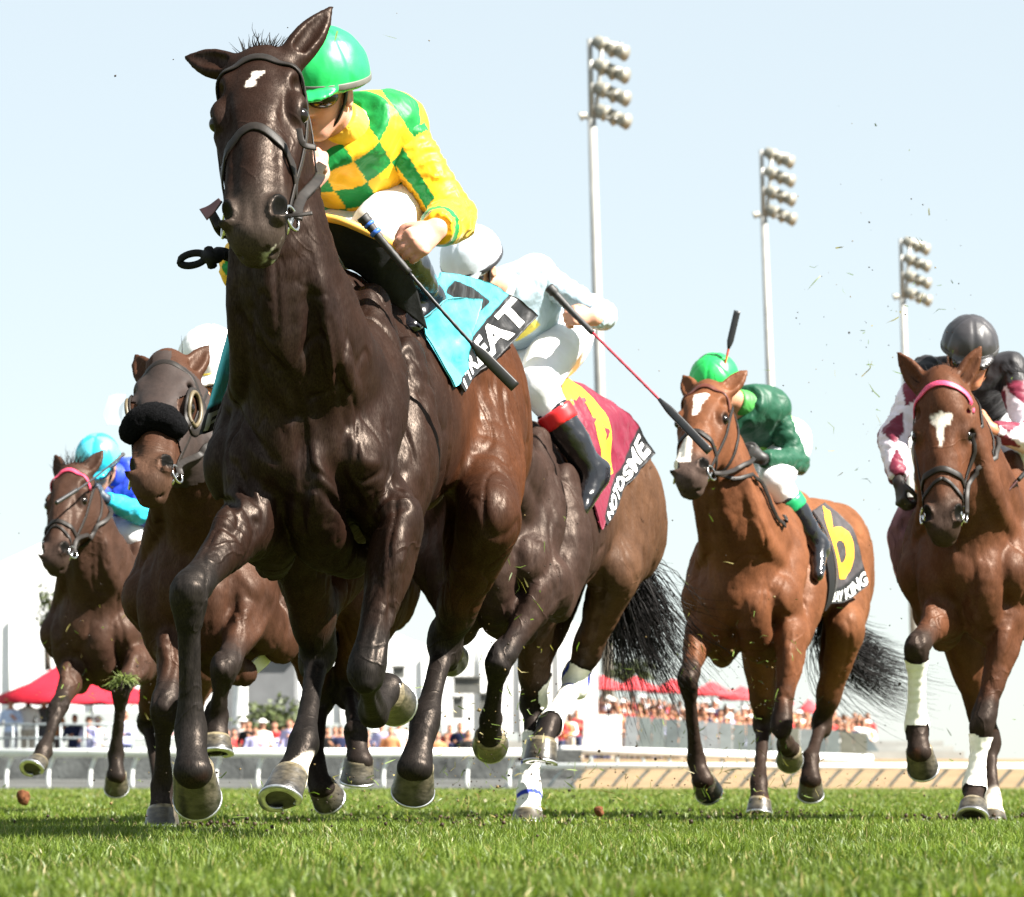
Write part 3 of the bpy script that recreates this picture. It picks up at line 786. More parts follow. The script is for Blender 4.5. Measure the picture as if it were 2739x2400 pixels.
    link('mane', strands(crest, [H.L * mside * 0.7 + V(0, 0.4, 0.25)] * len(crest), 0.16, sp.get('mane', 160), 0.003, V(0, 0.3, -0.5), 9, curl=0.1, spread=0.25), hair, root)
    tl = sp.get('tail')
    if tl:
        T0 = H.Hc - H.F * 0.34 + H.U * tl.get('up', 0.0)
        dirs = [unit(np.array(d)) for d in tl['dirs']]
        link('tail', strands([T0, T0 + unit(dirs[0]) * 0.14], dirs, tl['len'], tl.get('n', 420), 0.0024, np.array(tl.get('droop', (0, 0, -1.0))), 11, curl=0.10, seg=11, spread=tl.get('spread', 0.16), clumps=tl.get('clumps', 45)), hair, root)
    H.root = root
    return root
# ------------------------------------------------------------------ the leading dark horse
HS = {}
HS['main'] = dict(
    C=(860, 1140, 10.35), H=(1172, 1120, 11.42), wide=0.92, vox=0.0065, coat='dark', rough=0.31, seed=1.7, rel=0.0012,
    col=(0.0108, 0.0041, 0.0020), warm=(0.052, 0.0165, 0.0052), points=(0.0068, 0.0058, 0.0054), muzzle_col=(0.032, 0.0235, 0.019),
    neck=[(824, 990, 10.10, 0.168, 0.230), (780, 800, 9.98, 0.144, 0.182), (748, 600, 9.93, 0.120, 0.148), (718, 400, 9.95, 0.100, 0.125), (696, 250, 9.99, 0.084, 0.10)],
    poll=(690, 132, 9.93), muzzle=(674, 610, 9.58), hyaw=-9, hwide=1.10, gloss=0.0125, foam=True,
    ears=[(-0.055, -0.125, 0.0), (-0.165, 0.105, 0.01)],
    blaze=[(0.092, 0.122, 0.004, 0.016, 0.009, -0.008), (0.112, 0.146, -0.006, 0.010, 0.013, -0.008)],
    legs=dict(
        LF=dict(j=[(668, 1395, 10.02), (505, 1580, 9.68), (510, 1955, 9.74), (516, 2052, 9.68), (528, 2120, 9.78)], fw=V(0.05, -0.62, -0.78), lat=V(1, 0.05, 0)),
        RF=dict(j=[(1062, 1400, 10.12), (978, 1800, 9.95), (1000, 1895, 10.26), (1030, 1850, 10.34), (1052, 1862, 10.44)], fw=V(0.2, -0.2, -1), lat=V(1, 0.1, 0)),
        LH=dict(j=[(800, 1430, 10.85), (850, 1752, 11.12), (812, 1985, 10.86), (778, 2075, 10.79), (762, 2150, 10.72)], fw=V(-0.55, -0.8, 0.2), lat=V(0.9, -0.35, -0.25)),
        RH=dict(j=[(1310, 1390, 10.90), (1190, 1720, 11.18), (1138, 1925, 10.98), (1112, 2045, 10.90), (1106, 2105, 10.96)], fw=V(-0.05, -0.8, -0.55), lat=V(1, -0.1, 0)),
    ),
    relief=[
        ('g', 10.0, 0.010, 0.014, [(640, 840), (668, 900), (700, 960), (745, 1040)]),
        ('g', 10.0, 0.009, 0.014, [(890, 860), (905, 960), (915, 1060), (930, 1140)]),
        ('g', 10.0, 0.010, 0.014, [(830, 1290), (880, 1330), (930, 1390), (960, 1420)]),
        ('g', 10.0, 0.009, 0.012, [(1035, 1130), (1050, 1220), (1040, 1300)]),
        ('g', 10.0, 0.009, 0.012, [(630, 1240), (650, 1300), (690, 1345)]),
        ('g', 10.0, 0.020, 0.020, [(690, 925), (764, 1019), (806, 1100), (814, 1190), (811, 1268)]),
        ('g', 10.0, 0.022, 0.030, [(834, 800), (846, 989), (856, 1100), (890, 1235), (955, 1360)]),
        ('g', 10.0, 0.012, 0.016, [(600, 1060), (645, 1119), (699, 1204), (735, 1235)]),
        ('g', 10.0, 0.020, 0.02, [(818, 1250), (824, 1280), (818, 1320)]),
        ('g', 10.0, 0.014, 0.016, [(809, 1300), (806, 1370), (800, 1420)]),
        ('g', 10.0, 0.014, 0.016, [(975, 1450), (1000, 1400), (1040, 1365), (1090, 1350)]),
        ('g', 10.0, 0.012, 0.016, [(560, 1345), (630, 1350), (690, 1400)]),
        ('r', 10.0, 0.010, 0.018, [(905, 800), (925, 900), (935, 985), (940, 1040)]),
        ('r', 10.0, 0.014, 0.025, [(940, 1180), (968, 1232), (1000, 1240)]),
        ('r', 10.0, 0.007, 0.010, [(1075, 1500), (1062, 1560), (1052, 1640), (1030, 1720), (1018, 1780)]),
        ('r', 10.0, 0.006, 0.009, [(1052, 1600), (1020, 1640), (1000, 1700), (990, 1760)]),
    ],
    socks=dict(LH=(0.85, 2.6)),
    forelock=(70, 0.085), mane=120,
)
# ------------------------------------------------------------------ tack: straps, bridles, cloths, lettering
def gdist(grid, P):
    D, lo, h = grid; q = (np.atleast_2d(P) - lo) / h
    q = np.clip(q, 0, np.array(D.shape) - 1.001); i = q.astype(int); f = q - i; r = 0
    for dx in (0, 1):
        for dy in (0, 1):
            for dz in (0, 1):
                w_ = (f[:, 0] if dx else 1 - f[:, 0]) * (f[:, 1] if dy else 1 - f[:, 1]) * (f[:, 2] if dz else 1 - f[:, 2])
                r = r + w_ * np.minimum(D[i[:, 0] + dx, i[:, 1] + dy, i[:, 2] + dz], 0.2)
    return r
def ggrad(grid, P):
    e = grid[2]; g = np.zeros((len(P), 3))
    for c in range(3):
        dv = np.zeros(3); dv[c] = e; g[:, c] = gdist(grid, P + dv) - gdist(grid, P - dv)
    return g / (np.linalg.norm(g, axis=1)[:, None] + 1e-9)
def gproject(grid, P, off):
    P = np.array(P, float)
    for _ in range(14):
        P -= ggrad(grid, P) * np.clip(gdist(grid, P) - off, -0.02, 0.02)[:, None]
    return P
def ribbon(pts, nrm, width, thick, closed=False):
    """flat strap with rounded section along pts; nrm = outward normals"""
    pts = np.asarray(pts, float); m = len(pts); t = np.gradient(pts, axis=0); vs = []; fs = []
    wd = np.broadcast_to(width, (m,)); sec = [(-.5, -.5), (-.5, .3), (-.36, .5), (.36, .5), (.5, .3), (.5, -.5)]
    for i in range(m):
        ti = unit(t[i]); n_ = unit(nrm[i] - ti * (nrm[i] @ ti)); b = np.cross(ti, n_)
        for a, c in sec: vs.append(pts[i] + b * a * wd[i] + n_ * c * thick)
    k = len(sec)
    for i in range(m - 1):
        for j in range(k):
            a = i * k + j; b = i * k + (j + 1) % k; fs.append([a, b, b + k, a + k])
    fs.append(list(range(k))[::-1]); fs.append([(m - 1) * k + j for j in range(k)])
    return mesh_np(vs, fs, 'strap')
def head_strap(H, name, pts, width, thick, m, root, n=36, off=0.004):
    W = spline([H.h(*p) for p in pts], n)
    W = gproject(H.grid, W, off); g = ggrad(H.grid, W)
    return link(name, ribbon(W, g, width * H.hs, thick), m, root)
def free_strap(name, pts, width, thick, m, root, nref=V(0, -1, 0.3), n=24):
    W = spline(pts, n); return link(name, ribbon(W, [np.asarray(nref, float)] * n, width, thick), m, root)
def torus(name, c, ax_u, ax_v, R, r, m, root, n=20):
    mb = MB(); a = np.linspace(0, 2 * math.pi, n, endpoint=False)
    pts = np.array([c + ax_u * R * math.cos(x) + ax_v * R * math.sin(x) for x in np.append(a, a[0])])
    mb.tube(pts, r, 8, cap=False, flat=np.cross(ax_u, ax_v)); return mb.build(name, m, root)
LEATHER = mat('dark_leather', (0.014, 0.011, 0.009), rough=0.5, spec=0.2, nscale=60, namt=0.35, bamt=0.2, bscale=300, bdist=0.001)
LEATHER_R = mat('red_brown_leather', (0.09, 0.022, 0.012), rough=0.42, spec=0.4, nscale=60, namt=0.3)
STEEL = mat('polished_steel', (0.62, 0.62, 0.60), rough=0.22, metal=1.0, namt=0.2, nscale=80)
BLACKCLOTH = mat('black_cloth', (0.008, 0.008, 0.009), rough=0.75, spec=0.2, nscale=90, namt=0.35, bamt=0.3, bscale=200, bdist=0.002)
FABRIC = mat('racing_silk', None, rough=0.5, spec=0.25, nscale=26, namt=0.10, bamt=0.35, bscale=34, bdist=0.006, sheen=0.1)
_nt = FABRIC.node_tree; _b = _nt.nodes['Principled BSDF']; _pv = _b.inputs['Normal'].links[0].from_socket
_nf = noise_node(_nt, 9, 2, vec_scale=(1.0, 1.6, 0.8)); _nf.inputs['Distortion'].default_value = 1.5
bump(_nt, _b, _nf.outputs['Fac'], 0.4, 0.022, _pv)
WHITECLOTH = mat('white_breeches', (0.72, 0.72, 0.74), rough=0.6, spec=0.2, nscale=20, namt=0.06, bamt=0.3, bscale=30, bdist=0.006)
def bridle(H, label, brow=LEATHER, browcol=None, nose=True, fig8=False, reins=(), noseband_a=(0.32, 0.40), leather=LEATHER, ringr=0.030, cheek=True, ring_m=STEEL):
    root = empty('bridle', H.h(0.3, 0, 0.03)); tag(root, label, 'bridle', 'bridles')
    head_strap(H, 'browband', [(0.105, -0.105, -0.07), (0.055, -0.075, 0.0), (0.03, 0, 0.03), (0.055, 0.075, 0.0), (0.105, 0.105, -0.07)], 0.022, 0.006, browcol or brow, root)
    for s in (-1, 1):
        head_strap(H, 'cheekpiece', [(0.0, s * 0.085, -0.12), (0.10, s * 0.11, -0.085), (0.25, s * 0.105, -0.085), (0.38, s * 0.085, -0.075), (0.485, s * 0.075, -0.065)], 0.015, 0.005, leather, root, 30)
        head_strap(H, 'throatlatch', [(0.02, s * 0.09, -0.14), (0.12, s * 0.10, -0.17), (0.22, s * 0.09, -0.20), (0.28, s * 0.04, -0.24), (0.29, 0, -0.25)], 0.012, 0.005, leather, root, 24)
        rc = gproject(H.grid, [H.h(0.505, s * 0.08, -0.068)], 0.009)[0]
        torus('bit_ring', rc, H.A, unit(H.Nn - H.Sx * s * 0.35), ringr * H.hs, 0.0045, ring_m, root)
        mb = MB(); mb.tube([rc, H.h(0.55, s * 0.06, -0.07)], 0.007, 8); mb.build('bit_mouthpiece', ring_m, root)
    if nose:
        a0, a1 = noseband_a
        head_strap(H, 'noseband', [(a1 + 0.02, -0.06, -0.14), (a1, -0.092, -0.085), ((a0 + a1) / 2, -0.075, -0.02), (a0, 0, 0.03), ((a0 + a1) / 2, 0.075, -0.02), (a1, 0.092, -0.085), (a1 + 0.02, 0.06, -0.14)], 0.023, 0.006, leather, root, 44)
    if fig8:
        for s in (-1, 1):
            head_strap(H, 'crossed_noseband', [(0.395, 0, 0.02), (0.43, s * 0.05, 0.0), (0.49, s * 0.075, -0.05), (0.54, s * 0.06, -0.11), (0.56, 0.0, -0.13)], 0.013, 0.005, leather, root, 26)
    for k, (s, pts, wdt) in enumerate(reins):
        rc = H.h(0.505, s * 0.085, -0.07)
        W = spline([rc] + [np.asarray(p, float) for p in pts], 30)
        for _ in range(8):
            dd = gdist(H.grid, W); mm = dd < 0.012
            if mm.any(): W[mm] += ggrad(H.grid, W[mm]) * np.clip(0.012 - dd[mm], 0, 0.02)[:, None]
        link('rein', ribbon(W, [V(0.3 * s, -1, 0.3)] * 30, wdt, 0.006), leather, root)
    return root
class Patch:
    """bicubic sheet through a grid of points; rows v, columns u"""
    def __init__(s, grid): s.g = [[np.asarray(p, float) for p in r] for r in grid]
    def at(s, u, v):
        cols = []
        P = s.g; nv, nu = len(P), len(P[0])
        def cr(a, b, c, d, t): return 0.5 * (2 * b + (c - a) * t + (2 * a - 5 * b + 4 * c - d) * t * t + (3 * b - a - 3 * c + d) * t ** 3)
        def line(row, t):
            x = np.clip(t, 0, 1) * (nu - 1); i = min(int(x), nu - 2); f = x - i
            g = lambda k: row[k] if 0 <= k < nu else (2 * row[0] - row[1] if k < 0 else 2 * row[-1] - row[-2])
            return cr(g(i - 1), g(i), g(i + 1), g(i + 2), f)
        R = [line(r, u) for r in P]
        x = min(max(v, 0), 1) * (nv - 1); i = min(int(x), nv - 2); f = x - i
        g = lambda k: R[k] if 0 <= k < nv else (2 * R[0] - R[1] if k < 0 else 2 * R[-1] - R[-2])
        return cr(g(i - 1), g(i), g(i + 1), g(i + 2), f)
    def nrm(s, u, v):
        e = 0.01; n = np.cross(s.at(u + e, v) - s.at(u - e, v), s.at(u, v + e) - s.at(u, v - e)); n = unit(n)
        return n if n[1] < 0 else -n       # towards the camera side
    push = None
    def out(s, P, off):
        """keep the cloth outside the animal it lies on"""
        if s.push is None: return P
        P = np.array(P, float)
        for _ in range(10):
            d = gdist(s.push, P); m = d < off
            if not m.any(): break
            P[m] += ggrad(s.push, P[m]) * np.clip(off - d[m], 0, 0.02)[:, None]
        return P
    def sheet(s, name, m, root, nu=40, nv=30, thick=0.006, colf=None, wr=0.0, v0=0.0, v1=1.0, u0=0.0, u1=1.0, lift=0.0, seed=0):
        us = np.linspace(u0, u1, nu); vs_ = np.linspace(v0, v1, nv)
        P = np.array([[s.at(u, v) for u in us] for v in vs_]); Nm = np.array([[s.nrm(u, v) for u in us] for v in vs_])
        f0 = P.reshape(-1, 3); n0 = Nm.reshape(-1, 3)
        if wr: f0 = f0 + n0 * (wr * fbm(f0 * 14 + seed, 3))[:, None]
        f0 = s.out(f0 + n0 * lift, 0.010)
        G = f0.reshape(nv, nu, 3); n0 = np.cross(np.gradient(G, axis=1), np.gradient(G, axis=0)).reshape(-1, 3); n0 /= np.linalg.norm(n0, axis=1)[:, None] + 1e-12; n0[n0[:, 1] > 0] *= -1
        s.G = G; s.rng = (u0, u1, v0, v1)
        V_ = np.vstack([f0 + n0 * thick / 2, f0 - n0 * thick / 2]); n = nu * nv
        ii = np.arange(n).reshape(nv, nu); q = np.stack([ii[:-1, :-1], ii[:-1, 1:], ii[1:, 1:], ii[1:, :-1]], -1).reshape(-1, 4)
        a, b, c = P[0, 1] - P[0, 0], P[1, 0] - P[0, 0], Nm[0, 0]
        if np.cross(a, b) @ c < 0: q = q[:, ::-1]
        per = list(ii[0, :]) + list(ii[1:, -1]) + list(ii[-1, -2::-1]) + list(ii[-2:0:-1, 0])
        side = np.array([[per[k], per[(k + 1) % len(per)], per[(k + 1) % len(per)] + n, per[k] + n] for k in range(len(per))])
        me = mesh_np(V_, np.vstack([q, q[:, ::-1] + n, side]), name)
        if colf is not None:
            uv = np.array([[u, v] for v in vs_ for u in us]); c1 = np.array([colf(u, v) for u, v in uv]); set_col(me, np.vstack([c1, c1]))
        return link(name, me, m, root)
    def text(s, txt, u0, u1, v0, v1, m, root, name='lettering', lift=0.005, bold=0.03, flip=False):
        cu = bpy.data.curves.new('text', 'FONT'); cu.body = txt; cu.size = 1.0; cu.offset = bold; cu.space_character = 1.0
        cu.resolution_u = 3
        ob = bpy.data.objects.new('text', cu); COL.objects.link(ob); bpy.context.view_layer.update()
        me = bpy.data.meshes.new_from_object(ob.evaluated_get(bpy.context.evaluated_depsgraph_get()))
        bpy.data.objects.remove(ob, do_unlink=True)
        import bmesh
        bm = bmesh.new(); bm.from_mesh(me)
        for _ in range(4):
            bmesh.ops.triangulate(bm, faces=bm.faces[:])
            bmesh.ops.subdivide_edges(bm, edges=[e for e in bm.edges if e.calc_length() > 0.09], cuts=1)
        bmesh.ops.triangulate(bm, faces=bm.faces[:])
        co = np.array([v.co for v in bm.verts]); lo, hi = co.min(0), co.max(0)
        G = s.G; nv, nu = G.shape[:2]; gn = np.cross(np.gradient(G, axis=1), np.gradient(G, axis=0)); gn /= np.linalg.norm(gn, axis=2)[..., None] + 1e-12; gn[gn[..., 1] > 0] *= -1
        def smp(A, u, w_):
            x = np.clip((u - s.rng[0]) / (s.rng[1] - s.rng[0]), 0, 0.9999) * (nu - 1); y = np.clip((w_ - s.rng[2]) / (s.rng[3] - s.rng[2]), 0, 0.9999) * (nv - 1); i, j = int(x), int(y); fx, fy = x - i, y - j
            return (A[j, i] * (1 - fx) + A[j, i + 1] * fx) * (1 - fy) + (A[j + 1, i] * (1 - fx) + A[j + 1, i + 1] * fx) * fy
        for v in bm.verts:
            a = (v.co.x - lo[0]) / (hi[0] - lo[0]); b = (v.co.y - lo[1]) / (hi[1] - lo[1])
            u, w_ = u0 + (u1 - u0) * a, v0 + (v1 - v0) * b
            v.co = smp(G, u, w_) + unit(smp(gn, u, w_)) * lift
        bm.normal_update()
        bm.to_mesh(me); bm.free()
        return link(name, me, m, root, smooth=False)
WHITEPAINT = mat('white_lettering', (0.8, 0.8, 0.8), rough=0.7, spec=0.2, namt=0.08, nscale=40)
ORANGEPAINT = mat('orange_lettering', (0.85, 0.36, 0.02), rough=0.7, spec=0.2, namt=0.12, nscale=30)
def whip(label, pts, d_handle, cols, flap_n=V(0, -1, 0), hlen=0.3, flap=True):
    """riding whip: thick wrapped handle, thin shaft, flat flap; pts from handle butt to tip"""
    root = empty('riding_whip', pts[0]); tag(root, label, 'whip', 'riding whips')
    W = spline(pts, 60); n1 = int(60 * hlen); n2 = int(60 * 0.74)
    mb = MB(); rr = [d_handle * (1.25 if i < 4 else 1.0 - 0.3 * i / n1) * (1 + 0.06 * math.sin(i * 2.4)) for i in range(n1)]
    mb.tube(W[:n1], rr, 10); mb.build('handle', mat('whip_grip', (0.018, 0.017, 0.017), rough=0.6, nscale=120, namt=0.4), root)
    mb = MB(); mb.tube(W[n1 - 1:n2], [0.0052 + 0.0006 * math.sin(i * 2.6) for i in range(n2 - n1 + 1)], 8); mb.build('shaft', cols[0], root)
    if flap:
        link('flap', ribbon(W[n2 - 2:], [flap_n] * (62 - n2), np.clip(np.linspace(0.012, 0.10, 62 - n2), 0, 0.030), 0.013), cols[1], root)
    else:
        mb = MB(); mb.tube(W[n2 - 2:], [(0.011, 0.009)] * (62 - n2), 8); mb.build('flap', cols[1], root)
    return root
# ------------------------------------------------------------------ people
SKIN = mat('skin', None, rough=0.5, spec=0.35, nscale=40, namt=0.12, bamt=0.12, bscale=180, bdist=0.001, sub=0.12)
BOOT = mat('black_boot', (0.008, 0.008, 0.010), rough=0.18, spec=0.6, nscale=12, namt=0.2, bamt=0.35, bscale=16, bdist=0.012, coat=0.3)
def hand_prims(S, W, pd, ga, size=1.0, g=0.0):
    """closed hand: wrist W, palm direction pd, grip axis ga (thumb side positive)"""
    pd = unit(pd); ga = unit(ga - pd * (ga @ pd)); pn = np.cross(ga, pd)
    pn = pn if pn[1] > 0 else -pn          # fingers close on the far side, knuckles to the viewer
    q = size
    S.tube([W, W + pd * 0.045 * q, W + pd * 0.085 * q], [(0.028 * q + g, 0.019 * q + g), (0.038 * q + g, 0.017 * q + g), (0.041 * q + g, 0.014 * q + g)], k=0.012, u=ga)
    for i, ln in enumerate((0.92, 1.0, 0.97, 0.80)):
        b = W + pd * 0.083 * q * (1.0 - 0.03 * abs(i - 1)) + ga * (0.030 - i * 0.0205) * q
        r = (0.0098 - 0.0006 * (i == 3)) * q + g
        S.tube([b - pd * 0.01, b + pd * 0.026 * ln * q + pn * 0.018 * q, b + pd * 0.022 * ln * q + pn * 0.046 * ln * q, b - pd * 0.004 * q + pn * 0.052 * ln * q], [r * 1.08, r, r * 0.95, r * 0.85], k=0.006, n=9)
        S.ell(b + pd * 0.001 - pn * 0.006 * q, (0.011 * q, 0.010 * q, 0.009 * q), k=0.008)   # knuckle
    tb = W + pd * 0.03 * q + ga * 0.028 * q + pn * 0.008
    S.tube([tb, tb + pd * 0.028 * q + ga * 0.022 * q + pn * 0.016 * q, tb + pd * 0.052 * q + ga * 0.014 * q + pn * 0.034 * q], [0.0145 * q + g, 0.0115 * q + g, 0.009 * q + g], k=0.01)
def arm_prims(S, sh, el, wr, g=0.0, gw=None, k=0.025):
    gw = g if gw is None else gw
    S.tube([sh, sh + (el - sh) * 0.4, el], [0.052 + g, 0.047 + g, 0.040 + g], k=k)
    S.tube([el, el + (wr - el) * 0.35, wr], [0.040 + g, 0.040 + g, 0.027 + gw], k=k)
def person(sp):
    """rider: continuous body (skin) with silks, breeches, boots, helmet and goggles over it"""
    P = lambda q: at(*q[:3])
    J = {k: P(sp[k]) for k in ('head', 'neck', 'shL', 'shR', 'elL', 'elR', 'wrL', 'wrR', 'pel', 'knL', 'knR', 'anL', 'anR')}
    root = empty('person', V(J['pel'][0], J['pel'][1], J['anR'][2])); tag(root, sp['label'], 'person', 'jockeys')
    lat = unit(J['shR'] - J['shL']); ax = unit(J['neck'] - J['pel']); lat = unit(lat - ax * (lat @ ax))
    bk = np.cross(ax, lat)      # out of the back or the chest
    hd = J['head']; fd = unit(sp['look']); hu = np.asarray(sp.get('hup', (0, 0, 1)), float); hu = unit(hu - fd * (hu @ fd)); hl = np.cross(fd, hu)
    hlat = hl if hl[0] > 0 else -hl
    hh = lambda f, s, u: hd + fd * f + hlat * s + hu * u
    hipL = J['pel'] - lat * 0.085; hipR = J['pel'] + lat * 0.085
    def torso(S, g, k=0.03):
        ch = J['pel'] + (J['neck'] - J['pel']) * 0.68; wa = J['pel'] + (J['neck'] - J['pel']) * 0.32
        S.tube([J['pel'], wa, ch, J['neck'] - ax * 0.03], [(0.148 + g, 0.115 + g), (0.122 + g, 0.098 + g), (0.152 + g, 0.112 + g), (0.10 + g, 0.075 + g)], k=k, u=lat, n=14)
        for s_ in ('shL', 'shR'):
            S.tube([J['neck'] - ax * 0.03, J[s_]], [0.055 + g, 0.056 + g], k=0.05)
    def head(S, g=0.0):
        a3 = (fd, hlat, hu)
        S.ell(hh(-0.012, 0, 0.01), (0.098, 0.077, 0.098), a3, k=0.02)
        S.ell(hh(0.028, 0, -0.05), (0.062, 0.060, 0.072), a3, k=0.03)
        S.ell(hh(0.055, 0, -0.112), (0.030, 0.030, 0.024), a3, k=0.03)           # chin
        S.tube([hh(0.0, -0.052, -0.07), hh(0.052, -0.024, -0.112)], [0.018, 0.016], k=0.025)
        S.tube([hh(0.0, 0.052, -0.07), hh(0.052, 0.024, -0.112)], [0.018, 0.016], k=0.025)
        S.tube([hh(0.082, 0, -0.008), hh(0.100, 0, -0.036), hh(0.106, 0, -0.046)], [0.011, 0.015, 0.0155], k=0.009)   # nose
        for s_ in (-1, 1):
            S.ell(hh(0.094, s_ * 0.013, -0.050), (0.012, 0.009, 0.009), a3, k=0.008)
            S.ell(hh(0.066, s_ * 0.036, -0.035), (0.022, 0.024, 0.020), a3, k=0.02)   # cheek
            S.ell(hh(0.078, s_ * 0.030, 0.014), (0.014, 0.026, 0.010), a3, k=0.014)   # brow
            S.ell(hh(0.090, s_ * 0.030, -0.006), (0.012, 0.015, 0.008), a3, k=0.008, mode='d')
            S.ell(hh(0.076, s_ * 0.030, -0.006), (0.012, 0.013, 0.011), a3, k=0.004)   # eyeball under the lid
            S.ell(hh(-0.010, s_ * 0.082, -0.022), (0.020, 0.008, 0.032), a3, k=0.01)  # ear
            S.ell(hh(-0.006, s_ * 0.089, -0.020), (0.010, 0.005, 0.018), a3, k=0.004, mode='d')
        S.ell(hh(0.084, 0, -0.073), (0.012, 0.024, 0.007), a3, k=0.007); S.ell(hh(0.080, 0, -0.086), (0.013, 0.021, 0.008), a3, k=0.007)
        S.ell(hh(0.098, 0, -0.0795), (0.014, 0.022, 0.0022), a3, k=0.004, mode='d')
        S.tube([hh(-0.02, 0, -0.06), J['neck'] + ax * 0.0], [0.052, 0.058], k=0.03)
    # --- body
    S = Sdf(); torso(S, -0.004); head(S)
    for s_ in 'LR':
        arm_prims(S, J['sh' + s_], J['el' + s_], J['wr' + s_])
        h_ = sp.get('hand' + s_)
        pd, ga = (np.asarray(h_[0], float), np.asarray(h_[1], float)) if h_ else (unit(J['wr' + s_] - J['el' + s_]), V(0, 0.3, 1))
        hand_prims(S, J['wr' + s_], pd, ga, sp.get('handsize', 1.0))
        hp = hipL if s_ == 'L' else hipR
        S.tube([hp, J['kn' + s_]], [0.088, 0.058], k=0.04); S.tube([J['kn' + s_], J['kn' + s_] * .65 + J['an' + s_] * .35, J['an' + s_]], [0.055, 0.056, 0.036], k=0.03)
        ft = np.asarray(sp.get('foot', (-0.15, -0.8, -0.45)), float); S.tube([J['an' + s_], J['an' + s_] + unit(ft) * 0.15], [0.036, 0.026], k=0.02)
    v, f = S.mesh(sp.get('vox', 0.0075)); nrm = vnormals(v, f); me = mesh_np(v, f, 'person_body')
    sk = np.array(sp.get('skin', (0.52, 0.27, 0.19))); c = sk[None] * (1 + 0.08 * fbm(v * 20, 2))[:, None]
    q = v - hd; qf, qs, qu = q @ fd, q @ hlat, q @ hu
    lip = (np.exp(-((qu + 0.0795) / 0.011) ** 2 - (qs / 0.022) ** 2) * (qf > 0.06))[:, None]; c = c * (1 - 0.85 * lip) + np.array((0.20, 0.035, 0.03)) * 0.85 * lip
    ck = (np.exp(-((qu + 0.04) / 0.03) ** 2 - ((np.abs(qs) - 0.04) / 0.025) ** 2) * (qf > 0.03))[:, None]; c = c * (1 - 0.25 * ck) + np.array((0.50, 0.19, 0.13)) * 0.25 * ck
    hair = ((qu > 0.0) & (qf < 0.03) | (qf < -0.03) & (qu > -0.07))[:, None] & (np.linalg.norm(q, axis=1) < 0.13)[:, None]
    c = np.where(hair, np.array((0.03, 0.018, 0.012))[None], c)
    for s_ in 'LR':
        if sp.get('glove' + s_) is not None:
            m = ((np.linalg.norm(v - (J['wr' + s_] + unit(J['wr' + s_] - J['el' + s_]) * 0.05), axis=1) < 0.14))[:, None]
            c = np.where(m, np.array(sp['glove' + s_])[None], c)
    set_col(me, np.clip(c, 0.003, 1)); link('body', me, SKIN, root)
    # --- silks: torso and two sleeves
    def wrinkle(v, f, amp, sc=15, dirv=None):
        n = vnormals(v, f); p = v * sc
        if dirv is not None: d = unit(dirv); p = p + np.outer((v @ d) * sc * 1.6, d)
        r = 1 - np.abs(fbm(p, 2)); return v + n * (amp * (r - 0.6) + amp * 0.5 * fbm(v * sc * 0.5 + 4, 2))[:, None]
    S = Sdf(); torso(S, sp.get('tg', 0.022)); 
    for s_ in ('shL', 'shR'): S.ell(J[s_], (0.072, 0.072, 0.072), k=0.03)
    S.plane(J['neck'] + ax * 0.03, ax); S.plane(J['pel'] + ax * sp.get('hem', 0.02), -ax)
    v0, f = S.mesh(sp.get('cvox', 0.009)); v = wrinkle(v0, f, sp.get('wr', 0.009), 13)
    me = mesh_np(v, f, 'silks'); q = v0 - J['neck']
    set_col(me, sp['torso_col'](q @ lat, -(q @ ax), q @ bk, v)); link('silks', me, FABRIC, root)
    S = Sdf(); nd = unit(hd - hu * 0.05 - J['neck']); S.tube([J['neck'] - nd * 0.03, J['neck'] + nd * 0.055], [0.076, 0.064], k=0.01); S.plane(J['neck'] + nd * 0.058, nd); v, f = S.mesh(0.008)
    me = mesh_np(v, f, 'collar'); set_col(me, np.tile(np.array(sp.get('collar_col', (0.8, 0.8, 0.8))), (len(v), 1))); link('collar', me, FABRIC, root)
    for s_ in 'LR':
        S = Sdf(); sh, el, wr = J['sh' + s_], J['el' + s_], J['wr' + s_]
        b = sp.get('baggy', 0.016); S.ell(sh, (0.066, 0.066, 0.066), k=0.03)
        arm_prims(S, sh, el, wr, g=b, gw=b * 0.6)
        S.plane(wr - unit(wr - el) * 0.012, unit(wr - el))
        v0, f = S.mesh(sp.get('cvox', 0.009)); v = wrinkle(v0, f, sp.get('wr', 0.009), 16, el - sh)
        d1, t1 = segd(v0, sh, el); d2, t2 = segd(v0, el, wr); up = d1 <= d2
        L1, L2 = np.linalg.norm(el - sh), np.linalg.norm(wr - el); t = np.where(up, t1 * L1, L1 + t2 * L2)
        pl = unit(np.cross(el - sh, wr - el)); 
        cen = np.where(up[:, None], sh + t1[:, None] * (el - sh), el + t2[:, None] * (wr - el)); r = v0 - cen; globals()['_RAD'] = r / (np.linalg.norm(r, axis=1)[:, None] + 1e-9)
        out = unit(unit(el - sh) - unit(wr - el))
        ang = np.arctan2(r @ pl, r @ out)
        me = mesh_np(v, f, 'sleeve'); set_col(me, sp['sleeve_col'](t, ang, L1 + L2, v, s_)); link('sleeve', me, FABRIC, root)
    # --- breeches
    S = Sdf(); S.tube([J['pel'] + ax * 0.07, J['pel'] - ax * 0.02], [(0.152, 0.122), (0.16, 0.13)], k=0.04, u=lat)
    for s_, hp in (('L', hipL), ('R', hipR)):
        kn, an = J['kn' + s_], J['an' + s_]
        S.tube([hp, hp * .5 + kn * .5, kn], [0.104, 0.096, 0.072], k=0.05); S.tube([kn, kn * 0.7 + an * 0.3], [0.070, 0.062], k=0.03)
    v, f = S.mesh(0.010); v = wrinkle(v, f, 0.006, 12); link('breeches', mesh_np(v, f, 'breeches'), WHITECLOTH, root)
